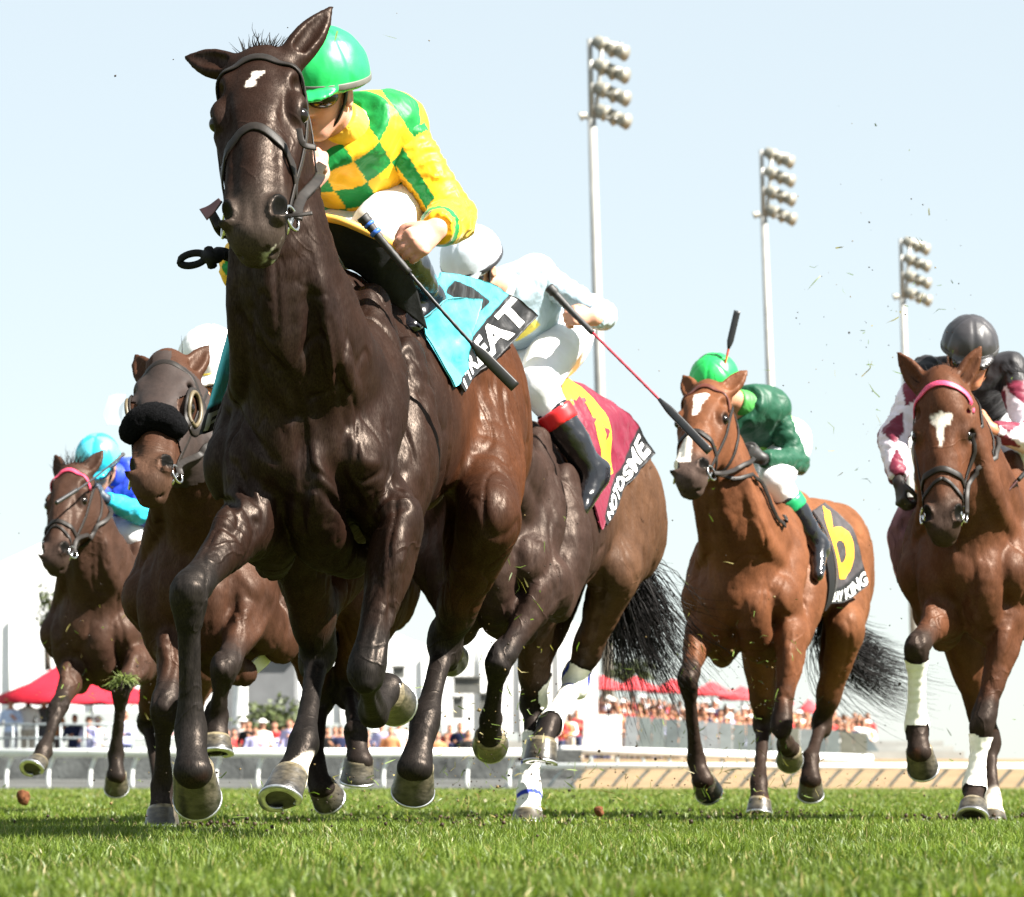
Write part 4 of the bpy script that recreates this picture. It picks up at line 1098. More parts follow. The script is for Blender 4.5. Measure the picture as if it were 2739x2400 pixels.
    # --- boots
    for s_ in 'LR':
        S = Sdf(); kn, an = J['kn' + s_], J['an' + s_]; d = unit(an - kn); ft = unit(np.asarray(sp.get('foot', (-0.15, -0.8, -0.45)), float))
        S.tube([kn * .70 + an * .30, kn * .45 + an * .55, an], [0.068, 0.064, 0.046], k=0.02)
        S.tube([an - ft * 0.035, an + ft * 0.07, an + ft * 0.17], [(0.038, 0.048), (0.040, 0.040), (0.034, 0.026)], k=0.03, u=np.cross(ft, d))
        S.plane(kn * .70 + an * .30 - d * 0.03, -d)
        v, f = S.mesh(0.009); v = wrinkle(v, f, 0.006, 15); bo = link('boot', mesh_np(v, f, 'boot'), BOOT, root)
        if sp.get('cuff') is not None:
            S = Sdf(); S.tube([kn * .74 + an * .26, kn * .56 + an * .44], [0.0745, 0.0735], k=0.01); S.plane(kn * .73 + an * .27, -d); S.plane(kn * .57 + an * .43, d)
            v, f = S.mesh(0.008); me = mesh_np(v, f, 'boot_cuff'); set_col(me, np.tile(np.array(sp['cuff']), (len(v), 1))); link('boot_cuff', me, mat('cuff', None, rough=0.35, spec=0.5, namt=0.1), bo)
    # --- helmet with cap cover, peak, band, goggles
    hs = sp.get('helm', 1.0); S = Sdf(); c0 = hh(-0.012, 0, 0.030)
    S.ell(c0, (0.128 * hs, 0.113 * hs, 0.122 * hs), (fd, hlat, hu), k=0.02); S.plane(hh(0, 0, 0.012), unit(-hu - fd * 0.06), k=0.006)
    S.ell(c0 + fd * 0.105 * hs - hu * 0.012, (0.062 * hs, 0.082 * hs, 0.010), (unit(fd - hu * 0.32), hlat, unit(hu + fd * 0.32)), k=0.012)
    v, f = S.mesh(sp.get('hvox', 0.0075)); q = v - c0
    azi = np.arctan2(q @ hlat, q @ fd); n = vnormals(v, f)
    v = v + n * (0.0028 * (1 - np.abs(fbm(v * np.array((26, 26, 14)), 2))) - 0.0030 * np.exp(-((np.abs((azi * 3 / math.pi) % 1 - 0.5) - 0.5) * 12) ** 2))[:, None]
    me = mesh_np(v, f, 'helmet'); set_col(me, sp['helm_col'](q @ fd / hs, q @ hlat / hs, q @ hu / hs, azi)); link('helmet', me, mat('cap_silk', None, rough=sp.get('helm_rough', 0.40), spec=0.5, nscale=20, namt=0.08, bamt=0.25, bscale=40, bdist=0.003), root)
    if sp.get('band') is not None:
        zz = hu * 0.004; a = np.linspace(0, 2 * math.pi, 40); R = [c0 - hu * 0.004 + hu * 0.010 * math.cos(x) * 0 + fd * 0.1295 * hs * math.cos(x) + hlat * 0.1145 * hs * math.sin(x) for x in a]
        nn = [unit(fd * math.cos(x) + hlat * math.sin(x)) for x in a]
        link('helmet_band', ribbon(R, nn, 0.017, 0.005), mat('band_' + str(sp['band']), sp['band'], rough=0.6, namt=0.15), root)
    S = Sdf()
    for s_ in (-1, 1): S.ell(hh(0.068, s_ * 0.032, -0.006), (0.044, 0.047, 0.035), (unit(fd + hlat * s_ * 0.35), unit(hlat - fd * s_ * 0.35), hu), k=0.016)
    v, f = S.mesh(0.006); me = mesh_np(v, f, 'goggles')
    link('goggles', me, mat('goggle_' + sp.get('gog', 'dark'), dict(dark=(0.02, 0.014, 0.01), amber=(0.016, 0.009, 0.005))[sp.get('gog', 'dark')], rough=0.12, spec=0.45, namt=0.1), root)
    a = np.linspace(-2.4, 2.4, 30)
    link('chin_strap', ribbon([hh(0.012 + 0.03 * math.cos(x / 2.4 * 1.57) , 0.083 * math.sin(x / 2.4 * 1.57), 0.005 - 0.128 * math.cos(x / 2.4 * 1.57)) for x in a], [unit(hlat * math.sin(x / 2.4 * 1.57) - hu * math.cos(x / 2.4 * 1.57)) for x in a], 0.016, 0.006), LEATHER, root)
    J['root'] = root; J['lat'] = lat; J['ax'] = ax
    return J
HS['B'] = dict(   # hooded horse with the sheepskin noseband
    C=(592, 1520, 13.4), H=(908, 1500, 14.5), vox=0.0088, coat='bay', rough=0.36, gloss=0.0095, seed=4.1,
    col=(0.0384, 0.0163, 0.0090), warm=(0.0698, 0.0293, 0.0133), points=(0.0101, 0.0079, 0.0072), muzzle_col=(0.0540, 0.0288, 0.0187),
    neck=[(572, 1345, 13.12, 0.175, 0.23), (528, 1235, 12.98, 0.145, 0.18), (492, 1145, 12.93, 0.115, 0.145), (466, 1060, 12.92, 0.095, 0.12), (450, 1010, 12.95, 0.08, 0.10)],
    poll=(440, 980, 12.9), muzzle=(392, 1272, 12.45), hyaw=-14, ears=[(-0.125, -0.055, 0.03), (-0.13, 0.07, 0.03)],
    legs=dict(
        LF=dict(j=[(480, 1690, 13.15), (440, 1890, 12.95), (434, 2105, 13.1), (434, 2165, 13.08), (434, 2222, 13.06)], fw=V(0, -1, 0)),
        RF=dict(j=[(672, 1640, 13.15), (602, 1785, 12.85), (578, 1915, 12.98), (576, 1975, 12.95), (577, 2020, 12.93)], fw=V(0, -1, 0.1)),
        LH=dict(j=[(800, 1640, 13.95), (856, 1870, 14.25), (842, 2060, 14.02), (858, 2100, 14.0), (878, 2130, 14.05)], fw=V(0.3, -0.5, -0.8)),
        RH=dict(j=[(985, 1610, 14.0), (935, 1850, 14.2), (952, 1962, 13.85), (960, 2030, 13.8), (957, 2085, 13.82)], fw=V(-0.05, -0.9, -0.35))),
    forelock=(0, 0), mane=60)
HS['C'] = dict(   # dark brown horse with the maroon cloth
    C=(1335, 1425, 14.2), H=(1585, 1375, 15.3), vox=0.0088, coat='brown', rough=0.36, gloss=0.0095, seed=7.3,
    col=(0.0251, 0.0138, 0.0105), warm=(0.0698, 0.0341, 0.0178), points=(0.0086, 0.0072, 0.0072), muzzle_col=(0.0216, 0.0144, 0.0130),
    neck=[(1305, 1270, 13.92, 0.175, 0.23), (1265, 1160, 13.8, 0.145, 0.18), (1235, 1080, 13.7, 0.12, 0.15), (1210, 1020, 13.65, 0.098, 0.12), (1195, 990, 13.65, 0.082, 0.10)],
    poll=(1190, 970, 13.6), muzzle=(1150, 1230, 13.2), hyaw=-12, ears=[(-0.10, -0.08, -0.03), (-0.10, 0.08, -0.03)],
    legs=dict(
        LF=dict(j=[(1225, 1590, 13.95), (1185, 1705, 13.72), (1195, 1760, 14.03), (1200, 1740, 14.12), (1205, 1745, 14.22)], fw=V(0, -0.2, -1)),
        RF=dict(j=[(1478, 1560, 13.98), (1335, 1768, 13.78), (1312, 1925, 13.98), (1310, 1968, 14.06), (1311, 1978, 14.16)], fw=V(0.05, -0.1, -1)),
        LH=dict(j=[(1435, 1610, 14.85), (1425, 1880, 15.15), (1415, 2120, 14.95), (1412, 2172, 14.9), (1412, 2212, 14.88)], fw=V(0, -1, 0)),
        RH=dict(j=[(1650, 1530, 14.9), (1542, 1815, 15.2), (1472, 1932, 14.92), (1450, 1982, 14.86), (1445, 2042, 14.84)], fw=V(0, -1, 0.05))),
    hoofsize=1.08, forelock=(20, 0.08), mane=60,
    tail=dict(up=-0.06, dirs=[(0.02, 0.3, -0.9), (0.12, 0.25, -0.9)], len=(0.45, 0.85), n=1100, droop=(0.50, 0, -0.25), spread=0.20, clumps=60))
HS['D'] = dict(   # bright bay with the number 6 cloth
    C=(2012, 1540, 17.4), H=(2180, 1515, 18.55), vox=0.0098, coat='bay', seed=9.4, rough=0.36, gloss=0.0095,
    col=(0.1063, 0.0401, 0.0178), warm=(0.1266, 0.0495, 0.0211), points=(0.0158, 0.0108, 0.0086), muzzle_col=(0.0432, 0.0324, 0.0288),
    neck=[(1990, 1440, 17.15, 0.175, 0.23), (1953, 1330, 17.02, 0.148, 0.18), (1927, 1230, 16.95, 0.12, 0.15), (1907, 1140, 16.93, 0.098, 0.12), (1896, 1075, 16.95, 0.082, 0.10)],
    poll=(1888, 1028, 16.9), muzzle=(1838, 1268, 16.45), hyaw=-20, ears=[(-0.125, -0.06, 0.02), (-0.12, 0.09, 0.02)],
    blaze=[(0.085, 0.235, 0.0, 0.034, 0.010, -0.012), (0.36, 0.52, -0.02, 0.020, 0.045, -0.02)],
    legs=dict(
        LF=dict(j=[(1876, 1690, 17.2), (1840, 1815, 16.95), (1862, 2035, 17.1), (1878, 2080, 17.08), (1893, 2112, 17.15)], fw=V(0.3, -0.5, -0.8)),
        RF=dict(j=[(2118, 1700, 17.15), (2090, 1945, 17.0), (2102, 1990, 17.27), (2112, 2005, 17.35), (2112, 2022, 17.43)], fw=V(0, -0.25, -1)),
        LH=dict(j=[(2030, 1700, 18.05), (2042, 1935, 18.32), (2030, 2095, 18.0), (2032, 2140, 17.95), (2030, 2178, 17.93)], fw=V(0, -1, 0)),
        RH=dict(j=[(2262, 1680, 18.1), (2198, 1935, 18.35), (2167, 2030, 18.1), (2168, 2082, 18.05), (2168, 2118, 18.1)], fw=V(0, -0.7, -0.6))),
    forelock=(40, 0.07), mane=60,
    tail=dict(up=-0.10, dirs=[(-0.25, 0.3, -1.0), (-0.12, 0.25, -1.0)], len=(0.5, 0.85), n=800, droop=(1.7, 0, 0.45), spread=0.14, clumps=50))
HS['E'] = dict(   # bay at the right edge
    C=(2612, 1465, 15.3), H=(2765, 1445, 16.4), vox=0.0088, coat='bay', seed=12.4, rough=0.36, gloss=0.0095,
    col=(0.0670, 0.0253, 0.0121), warm=(0.0838, 0.0332, 0.0147), points=(0.0130, 0.0094, 0.0079), muzzle_col=(0.0360, 0.0230, 0.0180),
    neck=[(2592, 1335, 15.05, 0.18, 0.235), (2562, 1225, 14.95, 0.152, 0.18), (2542, 1135, 14.88, 0.125, 0.15), (2528, 1075, 14.86, 0.10, 0.12), (2520, 1045, 14.88, 0.085, 0.10)],
    poll=(2516, 1025, 14.82), muzzle=(2522, 1412, 14.62), hyaw=-9, ears=[(-0.15, -0.10, 0.03), (-0.16, 0.09, 0.03)],
    blaze=[(0.14, 0.185, 0.0, 0.045, 0.030, 0.0), (0.165, 0.27, 0.0, 0.022, 0.006, -0.003)],
    legs=dict(
        LF=dict(j=[(2528, 1640, 15.05), (2452, 1728, 14.80), (2452, 1940, 14.92), (2458, 2005, 14.88), (2466, 2045, 14.95)], fw=V(0.12, -0.65, -0.7)),
        RF=dict(j=[(2702, 1650, 15.1), (2628, 1932, 14.95), (2606, 2105, 14.95), (2604, 2150, 14.84), (2600, 2190, 14.80)], fw=V(-0.05, -1, 0)),
        LH=dict(j=[(2575, 1700, 15.9), (2645, 1985, 16.1), (2652, 2140, 15.95), (2655, 2176, 15.9), (2655, 2208, 15.88)], fw=V(0, -1, 0)),
        RH=dict(j=[(2850, 1650, 15.95), (2815, 1900, 16.25), (2790, 2060, 16.0), (2790, 2105, 15.95), (2790, 2140, 15.95)], fw=V(0, -0.9, -0.4))),
    socks=dict(LH=(0.05, 0.0)), forelock=(90, 0.10), mane=60)
HS['A'] = dict(   # dark bay at the far left
    C=(292, 1640, 19.6), H=(530, 1620, 20.7), vox=0.0098, coat='bay', seed=15.1, rough=0.36, gloss=0.0095,
    col=(0.0349, 0.0171, 0.0112), warm=(0.0594, 0.0244, 0.0122), points=(0.0130, 0.0101, 0.0086), muzzle_col=(0.0396, 0.0252, 0.0202),
    neck=[(268, 1545, 19.35, 0.175, 0.23), (247, 1470, 19.25, 0.148, 0.18), (230, 1400, 19.18, 0.12, 0.15), (213, 1340, 19.15, 0.10, 0.12), (200, 1292, 19.15, 0.083, 0.10)],
    poll=(186, 1252, 19.1), muzzle=(136, 1492, 18.74), hyaw=-20, ears=[(-0.14, -0.05, 0.02), (-0.13, 0.085, 0.02)],
    legs=dict(
        LF=dict(j=[(206, 1790, 19.35), (152, 1900, 19.05), (118, 2005, 18.80), (104, 2038, 18.75), (92, 2064, 18.70)], fw=V(-0.5, -0.8, 0.25)),
        RF=dict(j=[(372, 1775, 19.3), (325, 1842, 19.0), (310, 2020, 19.12), (310, 2070, 19.08), (312, 2102, 19.14)], fw=V(0.05, -0.6, -0.75)),
        LH=dict(j=[(425, 1800, 20.25), (392, 1930, 20.55), (428, 2105, 20.3), (432, 2148, 20.25), (432, 2182, 20.25)], fw=V(0, -1, 0)),
        RH=dict(j=[(540, 1780, 20.25), (500, 1935, 20.55), (508, 2080, 20.3), (508, 2122, 20.25), (508, 2155, 20.25)], fw=V(0, -1, 0))),
    forelock=(80, 0.13), mane=60)
LABELS = dict(main='glossy dark brown horse leading the field, small white star on its forehead',
    B='bay horse wearing a dark hood and a thick black sheepskin noseband',
    C='dark brown horse under the maroon number 7 cloth, white bandages on its hind legs',
    D='bright bay horse with a broad white blaze and grey number 6 cloth',
    E='bay horse at the right edge with white bandages on its forelegs',
    A='dark bay horse with a pink browband, farthest left of the field')
HH = {}
for k in ('main', 'B', 'C', 'D', 'E', 'A'):
    HH[k] = build_horse(HS[k]); finish_horse(HH[k], HS[k], LABELS[k])
# ------------------------------------------------------------------ bridles
pink = mat('pink_browband', (0.62, 0.045, 0.11), rough=0.5, nscale=120, namt=0.35)
pinkb = mat('pink_blue_browband', (0.55, 0.05, 0.13), rough=0.5, nscale=160, namt=0.5)
orange_rein = mat('orange_rein', (0.62, 0.13, 0.02), rough=0.6, namt=0.2)
Hm = HH['main']
bm_ = bridle(Hm, 'dark leather bridle with a raised noseband on the leading dark horse', noseband_a=(0.285, 0.40),
    reins=[(1, [at(800, 545, 9.75), at(835, 480, 9.92), at(862, 440, 10.15)], 0.028), (-1, [at(560, 560, 9.75), at(590, 620, 9.95), at(640, 640, 10.2)], 0.022)])
free_strap('rein_end', [at(845, 395, 9.72), at(815, 388, 9.70), at(805, 372, 9.70), at(800, 345, 9.72)], 0.016, 0.005, LEATHER, bm_)
free_strap('keeper_strap', [at(770, 578, 9.62), at(800, 575, 9.62), at(835, 570, 9.63)], 0.010, 0.004, LEATHER, bm_)
free_strap('keeper_strap', [at(590, 535, 9.68), at(565, 560, 9.68), at(543, 575, 9.68)], np.linspace(0.014, 0.036, 24), 0.006, mat('oxblood_strap', (0.018, 0.004, 0.006), rough=0.5, namt=0.3), bm_)
# knotted rein end flying at the left of the neck
mb = MB(); a = np.linspace(0, 2 * math.pi, 24)
mb.tube([at(515 + 34 * math.cos(x), 694 + 16 * math.sin(x) - 6 * math.cos(x), 10.1) for x in a], [(0.011, 0.008)] * 24, 8)
mb.tube(spline([at(545, 682, 10.1), at(570, 690, 10.08), at(592, 678, 10.1), at(625, 690, 10.12)], 16), [0.014, 0.016, 0.018, 0.02, 0.02, 0.019, 0.019, 0.02, 0.021, 0.02, 0.018, 0.018, 0.017, 0.017, 0.016, 0.016], 8)
mb.tube([at(558, 668, 10.09), at(562, 690, 10.07), at(568, 712, 10.09)], 0.014, 8)
mb.build('rein_knot', BLACKCLOTH, bm_)
bridle(HH['B'], 'dark bridle worn over the hood of the bay horse', nose=False, noseband_a=(0.3, 0.36), reins=[(1, [at(480, 1240, 12.6), at(520, 1200, 12.9), at(560, 1150, 13.2)], 0.024)])
bridle(HH['C'], 'dark bridle on the hidden head of the number 7 horse')
bD = bridle(HH['D'], 'dark bridle with red brown browband on the white blazed horse', browcol=LEATHER_R, noseband_a=(0.34, 0.40),
    reins=[(1, [at(1940, 1265, 16.6), at(1975, 1250, 16.85), at(1995, 1215, 17.2)], 0.020), (1, [at(1965, 1290, 16.95), at(2030, 1390, 17.05), at(2080, 1420, 17.2)], 0.018)])
bridle(HH['E'], 'bridle with a pink plaited browband and crossed noseband at the right edge', browcol=pinkb, noseband_a=(0.36, 0.40), fig8=True,
    reins=[(1, [at(2590, 1300, 14.75), at(2620, 1200, 15.0), at(2625, 1150, 15.15)], 0.018)])
bridle(HH['A'], 'bridle with a bright pink browband and crossed noseband', browcol=pink, noseband_a=(0.37, 0.41), fig8=True,
    reins=[(1, [at(190, 1440, 18.9), at(245, 1400, 19.15), at(280, 1330, 19.4)], 0.022)])
# orange rubber reins
def rein_thing(label, pts, wdt, m):
    o = free_strap('rein', pts, wdt, 0.008, m, None); tag(o, label, 'rein', 'rubber reins'); return o
rein_thing('orange rubber rein beside the neck of the far left horse', [at(232, 1298, 19.2), at(252, 1330, 19.22), at(272, 1358, 19.25), at(287, 1372, 19.3)], 0.05, orange_rein)
rein_thing('orange rubber rein behind the neck of the right edge horse', [at(2612, 1150, 15.0), at(2640, 1195, 15.05), at(2675, 1250, 15.1), at(2720, 1310, 15.2)], 0.035, orange_rein)
# hood and sheepskin noseband of the bay horse
H = HH['B']
lo, hi = H.po - 0.45, H.po + 0.45
v, f = H.S.mesh(0.008, grow=0.006, lo=np.minimum(H.po, H.h(0.6, 0, 0)) - 0.22, hi=np.maximum(H.po, H.h(0.6, 0, 0)) + 0.22)
q = (v - H.po) / H.hs; a, s, n = q @ H.A, q @ H.Sx, q @ H.Nn
eye = np.sqrt(((a - 0.20) / 0.062) ** 2 + ((n + 0.042) / 0.048) ** 2)
keep = (a > -0.03) & (a < 0.37 - 0.5 * n) & ~((eye < 1) & (np.abs(s) > 0.06)) & (n > -0.26) & ~((a < 0.035) & (np.abs(s) > 0.034))
hv, hf, _ = submesh(v, f, keep)
hood = empty('blinker_hood', H.h(0.2, 0, 0.02)); tag(hood, 'dark brown hood with padded eye rings over the bay horse\'s face', 'hood')
link('hood_cloth', mesh_np(hv, hf, 'hood_cloth'), mat('hood_cloth', (0.026, 0.0165, 0.0135), rough=0.7, spec=0.25, nscale=40, namt=0.2, bamt=0.3, bscale=60), hood)
tan = mat('eye_ring_tan', (0.09, 0.068, 0.034), rough=0.5, namt=0.3); 
for sg in (-1, 1):
    W = [H.h(0.20 + 0.066 * math.cos(x), sg * 0.112, -0.042 + 0.050 * math.sin(x)) for x in np.linspace(0, 2 * math.pi, 30)]
    W = gproject(H.grid, W, 0.011); mb = MB(); mb.tube(W, 0.0075, 8, cap=False, flat=H.Sx); mb.build('eye_ring', tan, hood)
    W2 = [H.h(0.20 + 0.084 * math.cos(x), sg * 0.115, -0.046 + 0.066 * math.sin(x)) for x in np.linspace(0, 2 * math.pi, 30)]
    W2 = gproject(H.grid, W2, 0.009); link('eye_ring_backing', ribbon(W2, ggrad(H.grid, W2), 0.024, 0.006), LEATHER, hood)
# clear cup at the far eye
g_, nt_, b_ = nodes('clear_plastic'); b_.inputs['Alpha'].default_value = 0.10; b_.inputs['Roughness'].default_value = 0.15; b_.inputs['Base Color'].default_value = (0.35, 0.38, 0.40, 1)
cup = Patch([[H.h(0.10, -0.12, -0.02), H.h(0.12, -0.145, 0.0), H.h(0.14, -0.168, 0.01)], [H.h(0.2, -0.125, -0.02), H.h(0.22, -0.152, 0.0), H.h(0.23, -0.178, 0.0)], [H.h(0.27, -0.12, -0.03), H.h(0.28, -0.14, -0.01), H.h(0.29, -0.16, 0.0)]])
cup.sheet('eye_cup', g_, hood, 14, 14, 0.004)
# sheepskin roll
S = Sdf(); W = [H.h(0.352, -0.070, 0.008), H.h(0.338, -0.040, 0.030), H.h(0.332, 0, 0.037), H.h(0.338, 0.040, 0.030), H.h(0.352, 0.070, 0.008)]
S.tube(W, [0.044, 0.051, 0.053, 0.051, 0.044], k=0.02, n=22); v, f = S.mesh(0.007); n_ = vnormals(v, f)
v = v + n_ * (0.002 * fbm(v * 40, 3) + 0.0015 * fbm(v * 130, 2))[:, None]
o = link('sheepskin_noseband', mesh_np(v, f, 'sheepskin'), mat('black_sheepskin', (0.005, 0.005, 0.0055), rough=0.95, spec=0.03, nscale=160, namt=0.6, bamt=0.7, bscale=260, bdist=0.004))
tag(o, 'thick black sheepskin roll across the hooded horse\'s nose', 'noseband')

# ------------------------------------------------------------------ leg bandages
def bandage(H, leg, label, t0, t1, stripes=(), grow=0.006, col=(0.78, 0.76, 0.72), tip=True):
    E, K, Fk, Co, To, lat = H.bones[leg]
    lo_ = np.minimum(K, Co) - 0.12; hi_ = np.maximum(K, Co) + 0.12
    S = Sdf(); S.ops = [op for op in H.S.ops]
    v, f = S.mesh(0.007, grow=grow, lo=lo_, hi=hi_)
    L = np.linalg.norm(Fk - K); d, t = segd(v, K, K + (Co - K)); t = (v - K) @ unit(Fk - K) / L
    dd, _ = segd(v, K, Fk); d3, _ = segd(v, Fk, Co)
    front = ((v - Fk) @ V(0, -1, 0)) 
    end = t1 - (0.22 * sstep(0.0, 0.035, front) if tip else 0)
    keep = (t > t0 + 0.015 * np.sin((v @ lat) * 60)) & (t < end) & (np.minimum(dd, d3) < 0.10)
    hv, hf, _ = submesh(v, f, keep); n_ = vnormals(hv, hf); tt = (hv - K) @ unit(Fk - K) / L
    hv = hv + n_ * (0.0007 * np.sin(tt * L * 200 + (hv @ lat) * 40) + 0.0012 * fbm(hv * 40, 2))[:, None]
    c = np.tile(np.array(col), (len(hv), 1))
    for s0, s1 in stripes:
        m = (tt + 0.4 * (hv - K) @ lat > s0) & (tt + 0.4 * (hv - K) @ lat < s1); c[m] = (0.03, 0.05, 0.38)
    me = mesh_np(hv, hf, 'leg_bandage'); set_col(me, c)
    o = link('leg_bandage', me, mat('bandage', None, rough=0.8, spec=0.15, namt=0.1, nscale=60, bamt=0.3, bscale=150, bdist=0.002)); tag(o, label, 'bandage', 'leg bandages')
bandage(HH['E'], 'LF', 'white bandage on the raised foreleg at the right edge', 0.16, 1.18)
bandage(HH['E'], 'RF', 'white bandage on the planted foreleg at the right edge', 0.20, 1.2)
bandage(HH['C'], 'RH', 'white blue striped bandage on the lifted hind leg below the black tail', 0.06, 1.12, [(0.07, 0.12), (0.27, 0.30)])
bandage(HH['C'], 'LH', 'white blue striped bandage on the hind leg planted in the turf', 0.35, 1.5, [(0.66, 0.71), (1.05, 1.10)], tip=False)

# ------------------------------------------------------------------ saddle cloths
def sc_(x): return srgb(*x)
cy = (0.075, 0.42, 0.52)
r = empty('saddle_cloth', at(1200, 900, 10.9)); tag(r, 'turquoise saddle cloth with black band on the leading horse', 'saddle cloth', 'saddle cloths')
pm = Patch([[at(1190, 1062, 10.88), at(1255, 1016, 11.0), at(1328, 958, 11.15), at(1437, 846, 11.32)],
            [at(1166, 1045, 10.86), at(1226, 966, 10.97), at(1278, 880, 11.10), at(1360, 788, 11.25)],
            [at(1148, 965, 10.80), at(1192, 880, 10.90), at(1240, 812, 11.00), at(1292, 752, 11.12)],
            [at(1132, 845, 10.76), at(1152, 800, 10.78), at(1168, 762, 10.80), at(1182, 728, 10.85)]])
pm.push = HH['main'].grid
pm.sheet('cloth', FABRIC, r, 56, 56, 0.006, colf=lambda u, v: (0.006, 0.006, 0.007) if v < 0.335 else (cy if not (0.62 < u < 0.86 and 0.45 < v < 0.9) else (0.012, 0.012, 0.014)), wr=0.010)
pm.text('I TREAT', 0.04, 0.985, 0.05, 0.30, WHITEPAINT, r, bold=0.035)
flap = Patch([[at(1150, 1056, 10.80), at(1195, 1040, 10.84), at(1245, 985, 10.90)], [at(1146, 990, 10.76), at(1205, 950, 10.80), at(1262, 905, 10.86)], [at(1134, 850, 10.72), at(1200, 800, 10.78), at(1290, 800, 10.92)]])
flap.push = HH['main'].grid
flap.sheet('cloth_flap', FABRIC, r, 30, 34, 0.006, colf=lambda u, v: cy, wr=0.012, seed=3)
# the far side of the same cloth
pl = Patch([[at(532, 1165, 10.72), at(545, 1160, 10.72), at(570, 1150, 10.75)], [at(552, 1105, 10.72), at(566, 1090, 10.72), at(590, 1080, 10.76)], [at(612, 880, 10.75), at(634, 870, 10.75), at(664, 880, 10.8)], [at(640, 760, 10.8), at(668, 760, 10.8), at(700, 770, 10.85)]])
pl.push = HH['main'].grid
pl.sheet('far_side_cloth', FABRIC, r, 20, 40, 0.006, colf=lambda u, v: (0.006, 0.006, 0.007) if v < 0.34 else cy, wr=0.006)
pl.text('F', 0.35, 0.95, 0.05, 0.30, mat('grey_lettering', (0.35, 0.35, 0.37), rough=0.7), r)
# white girth
gm = mat('white_girth', (0.75, 0.73, 0.68), rough=0.7, namt=0.15)
g_m = free_strap('girth', [at(1190, 1040, 10.84), at(1180, 1120, 10.83), at(1166, 1190, 10.82), at(1154, 1252, 10.80), at(1120, 1330, 10.76)], 0.045, 0.008, gm, None, nref=V(0.8, -0.6, 0)); tag(g_m, 'white girth strap down the leading horse\'s side', 'girth', 'girths')
# black pad with yellow rolled edge before the rider
sd = empty('saddle', at(1020, 720, 10.65)); tag(sd, 'black racing saddle with a yellow rolled edge under the front rider', 'saddle', 'racing saddles')
pd_ = Patch([[at(868, 588, 10.40), at(920, 600, 10.38), at(985, 628, 10.40), at(1060, 665, 10.48)], [at(885, 640, 10.42), at(960, 680, 10.44), at(1030, 730, 10.50), at(1110, 770, 10.60)], [at(930, 720, 10.50), at(1010, 780, 10.55), at(1080, 830, 10.62), at(1140, 880, 10.72)]])
pd_.push = HH['main'].grid
pd_.sheet('pad', BLACKCLOTH, sd, 34, 28, 0.014, wr=0.004)
mb = MB(); mb.tube([pd_.at(u, 0) + V(0, -0.004, 0.006) for u in np.linspace(0, 1, 30)], [0.012] * 30, 8); mb.build('rolled_edge', mat('yellow_piping', (0.72, 0.36, 0.06), rough=0.6, namt=0.15), sd)
# number 7
r = empty('saddle_cloth', at(1600, 1200, 14.9)); tag(r, 'maroon saddle cloth with orange 7 and black lettered band', 'saddle cloth', 'saddle cloths')
mr = (0.13, 0.006, 0.022)
p7 = Patch([[at(1565, 1410, 14.62), at(1612, 1365, 14.78), at(1680, 1290, 14.98), at(1748, 1215, 15.2)],
            [at(1545, 1390, 14.60), at(1600, 1312, 14.74), at(1655, 1240, 14.92), at(1700, 1135, 15.15)],
            [at(1530, 1290, 14.58), at(1560, 1215, 14.70), at(1610, 1130, 14.85), at(1660, 1092, 15.05)],
            [at(1480, 1080, 14.65), at(1488, 1050, 14.72), at(1495, 1025, 14.8), at(1510, 1005, 14.9)]])
p7.push = HH['C'].grid
p7.sheet('cloth', FABRIC, r, 50, 50, 0.006, colf=lambda u, v: (0.006, 0.006, 0.007) if v < 0.30 else mr, wr=0.008)
p7.text('NOTOSME', 0.06, 0.97, 0.04, 0.26, WHITEPAINT, r, bold=0.03)
p7.text('7', 0.34, 0.95, 0.34, 0.98, ORANGEPAINT, r, bold=0.015, name='number')
pf = Patch([[at(1510, 1400, 14.55), at(1545, 1420, 14.56), at(1575, 1400, 14.6)], [at(1500, 1300, 14.5), at(1540, 1310, 14.5), at(1570, 1300, 14.55)], [at(1470, 1180, 14.5), at(1500, 1170, 14.52), at(1530, 1160, 14.55)]])
pf.push = HH['C'].grid
pf.sheet('cloth_flap', FABRIC, r, 24, 28, 0.006, colf=lambda u, v: mr, wr=0.012)
gg = free_strap('girth', [at(1560, 1400, 14.58), at(1545, 1450, 14.57), at(1525, 1500, 14.55), at(1500, 1560, 14.5)], 0.07, 0.010, LEATHER, None, nref=V(0.8, -0.6, 0)); tag(gg, 'dark girth with steel buckles on the number 7 horse', 'girth', 'girths')
for k, (x, y) in enumerate([(1528, 1480), (1535, 1495), (1522, 1505)]): torus('buckle', at(x, y, 14.52), V(0.3, 0, 1), V(1, 0, -0.2), 0.012, 0.003, STEEL, gg, 12)
# number 6
r = empty('saddle_cloth', at(2240, 1500, 18.1)); tag(r, 'charcoal saddle cloth with an orange 6 and white lettering', 'saddle cloth', 'saddle cloths')
gy = (0.035, 0.030, 0.032)
p6 = Patch([[at(2222, 1615, 17.85), at(2262, 1608, 17.95), at(2322, 1565, 18.1)],
            [at(2225, 1570, 17.83), at(2256, 1560, 17.93), at(2308, 1512, 18.08)],
            [at(2200, 1450, 17.85), at(2235, 1430, 17.95), at(2275, 1410, 18.08)],
            [at(2168, 1370, 17.9), at(2190, 1355, 18.0), at(2205, 1345, 18.1)]])
p6.push = HH['D'].grid
p6.sheet('cloth', FABRIC, r, 40, 44, 0.006, colf=lambda u, v: (0.008, 0.008, 0.009) if v < 0.31 else gy, wr=0.006)
p6.text('BAY KING', 0.03, 0.99, 0.03, 0.27, WHITEPAINT, r, bold=0.03)
p6.text('6', 0.18, 0.88, 0.36, 0.98, ORANGEPAINT, r, bold=0.02, name='number')
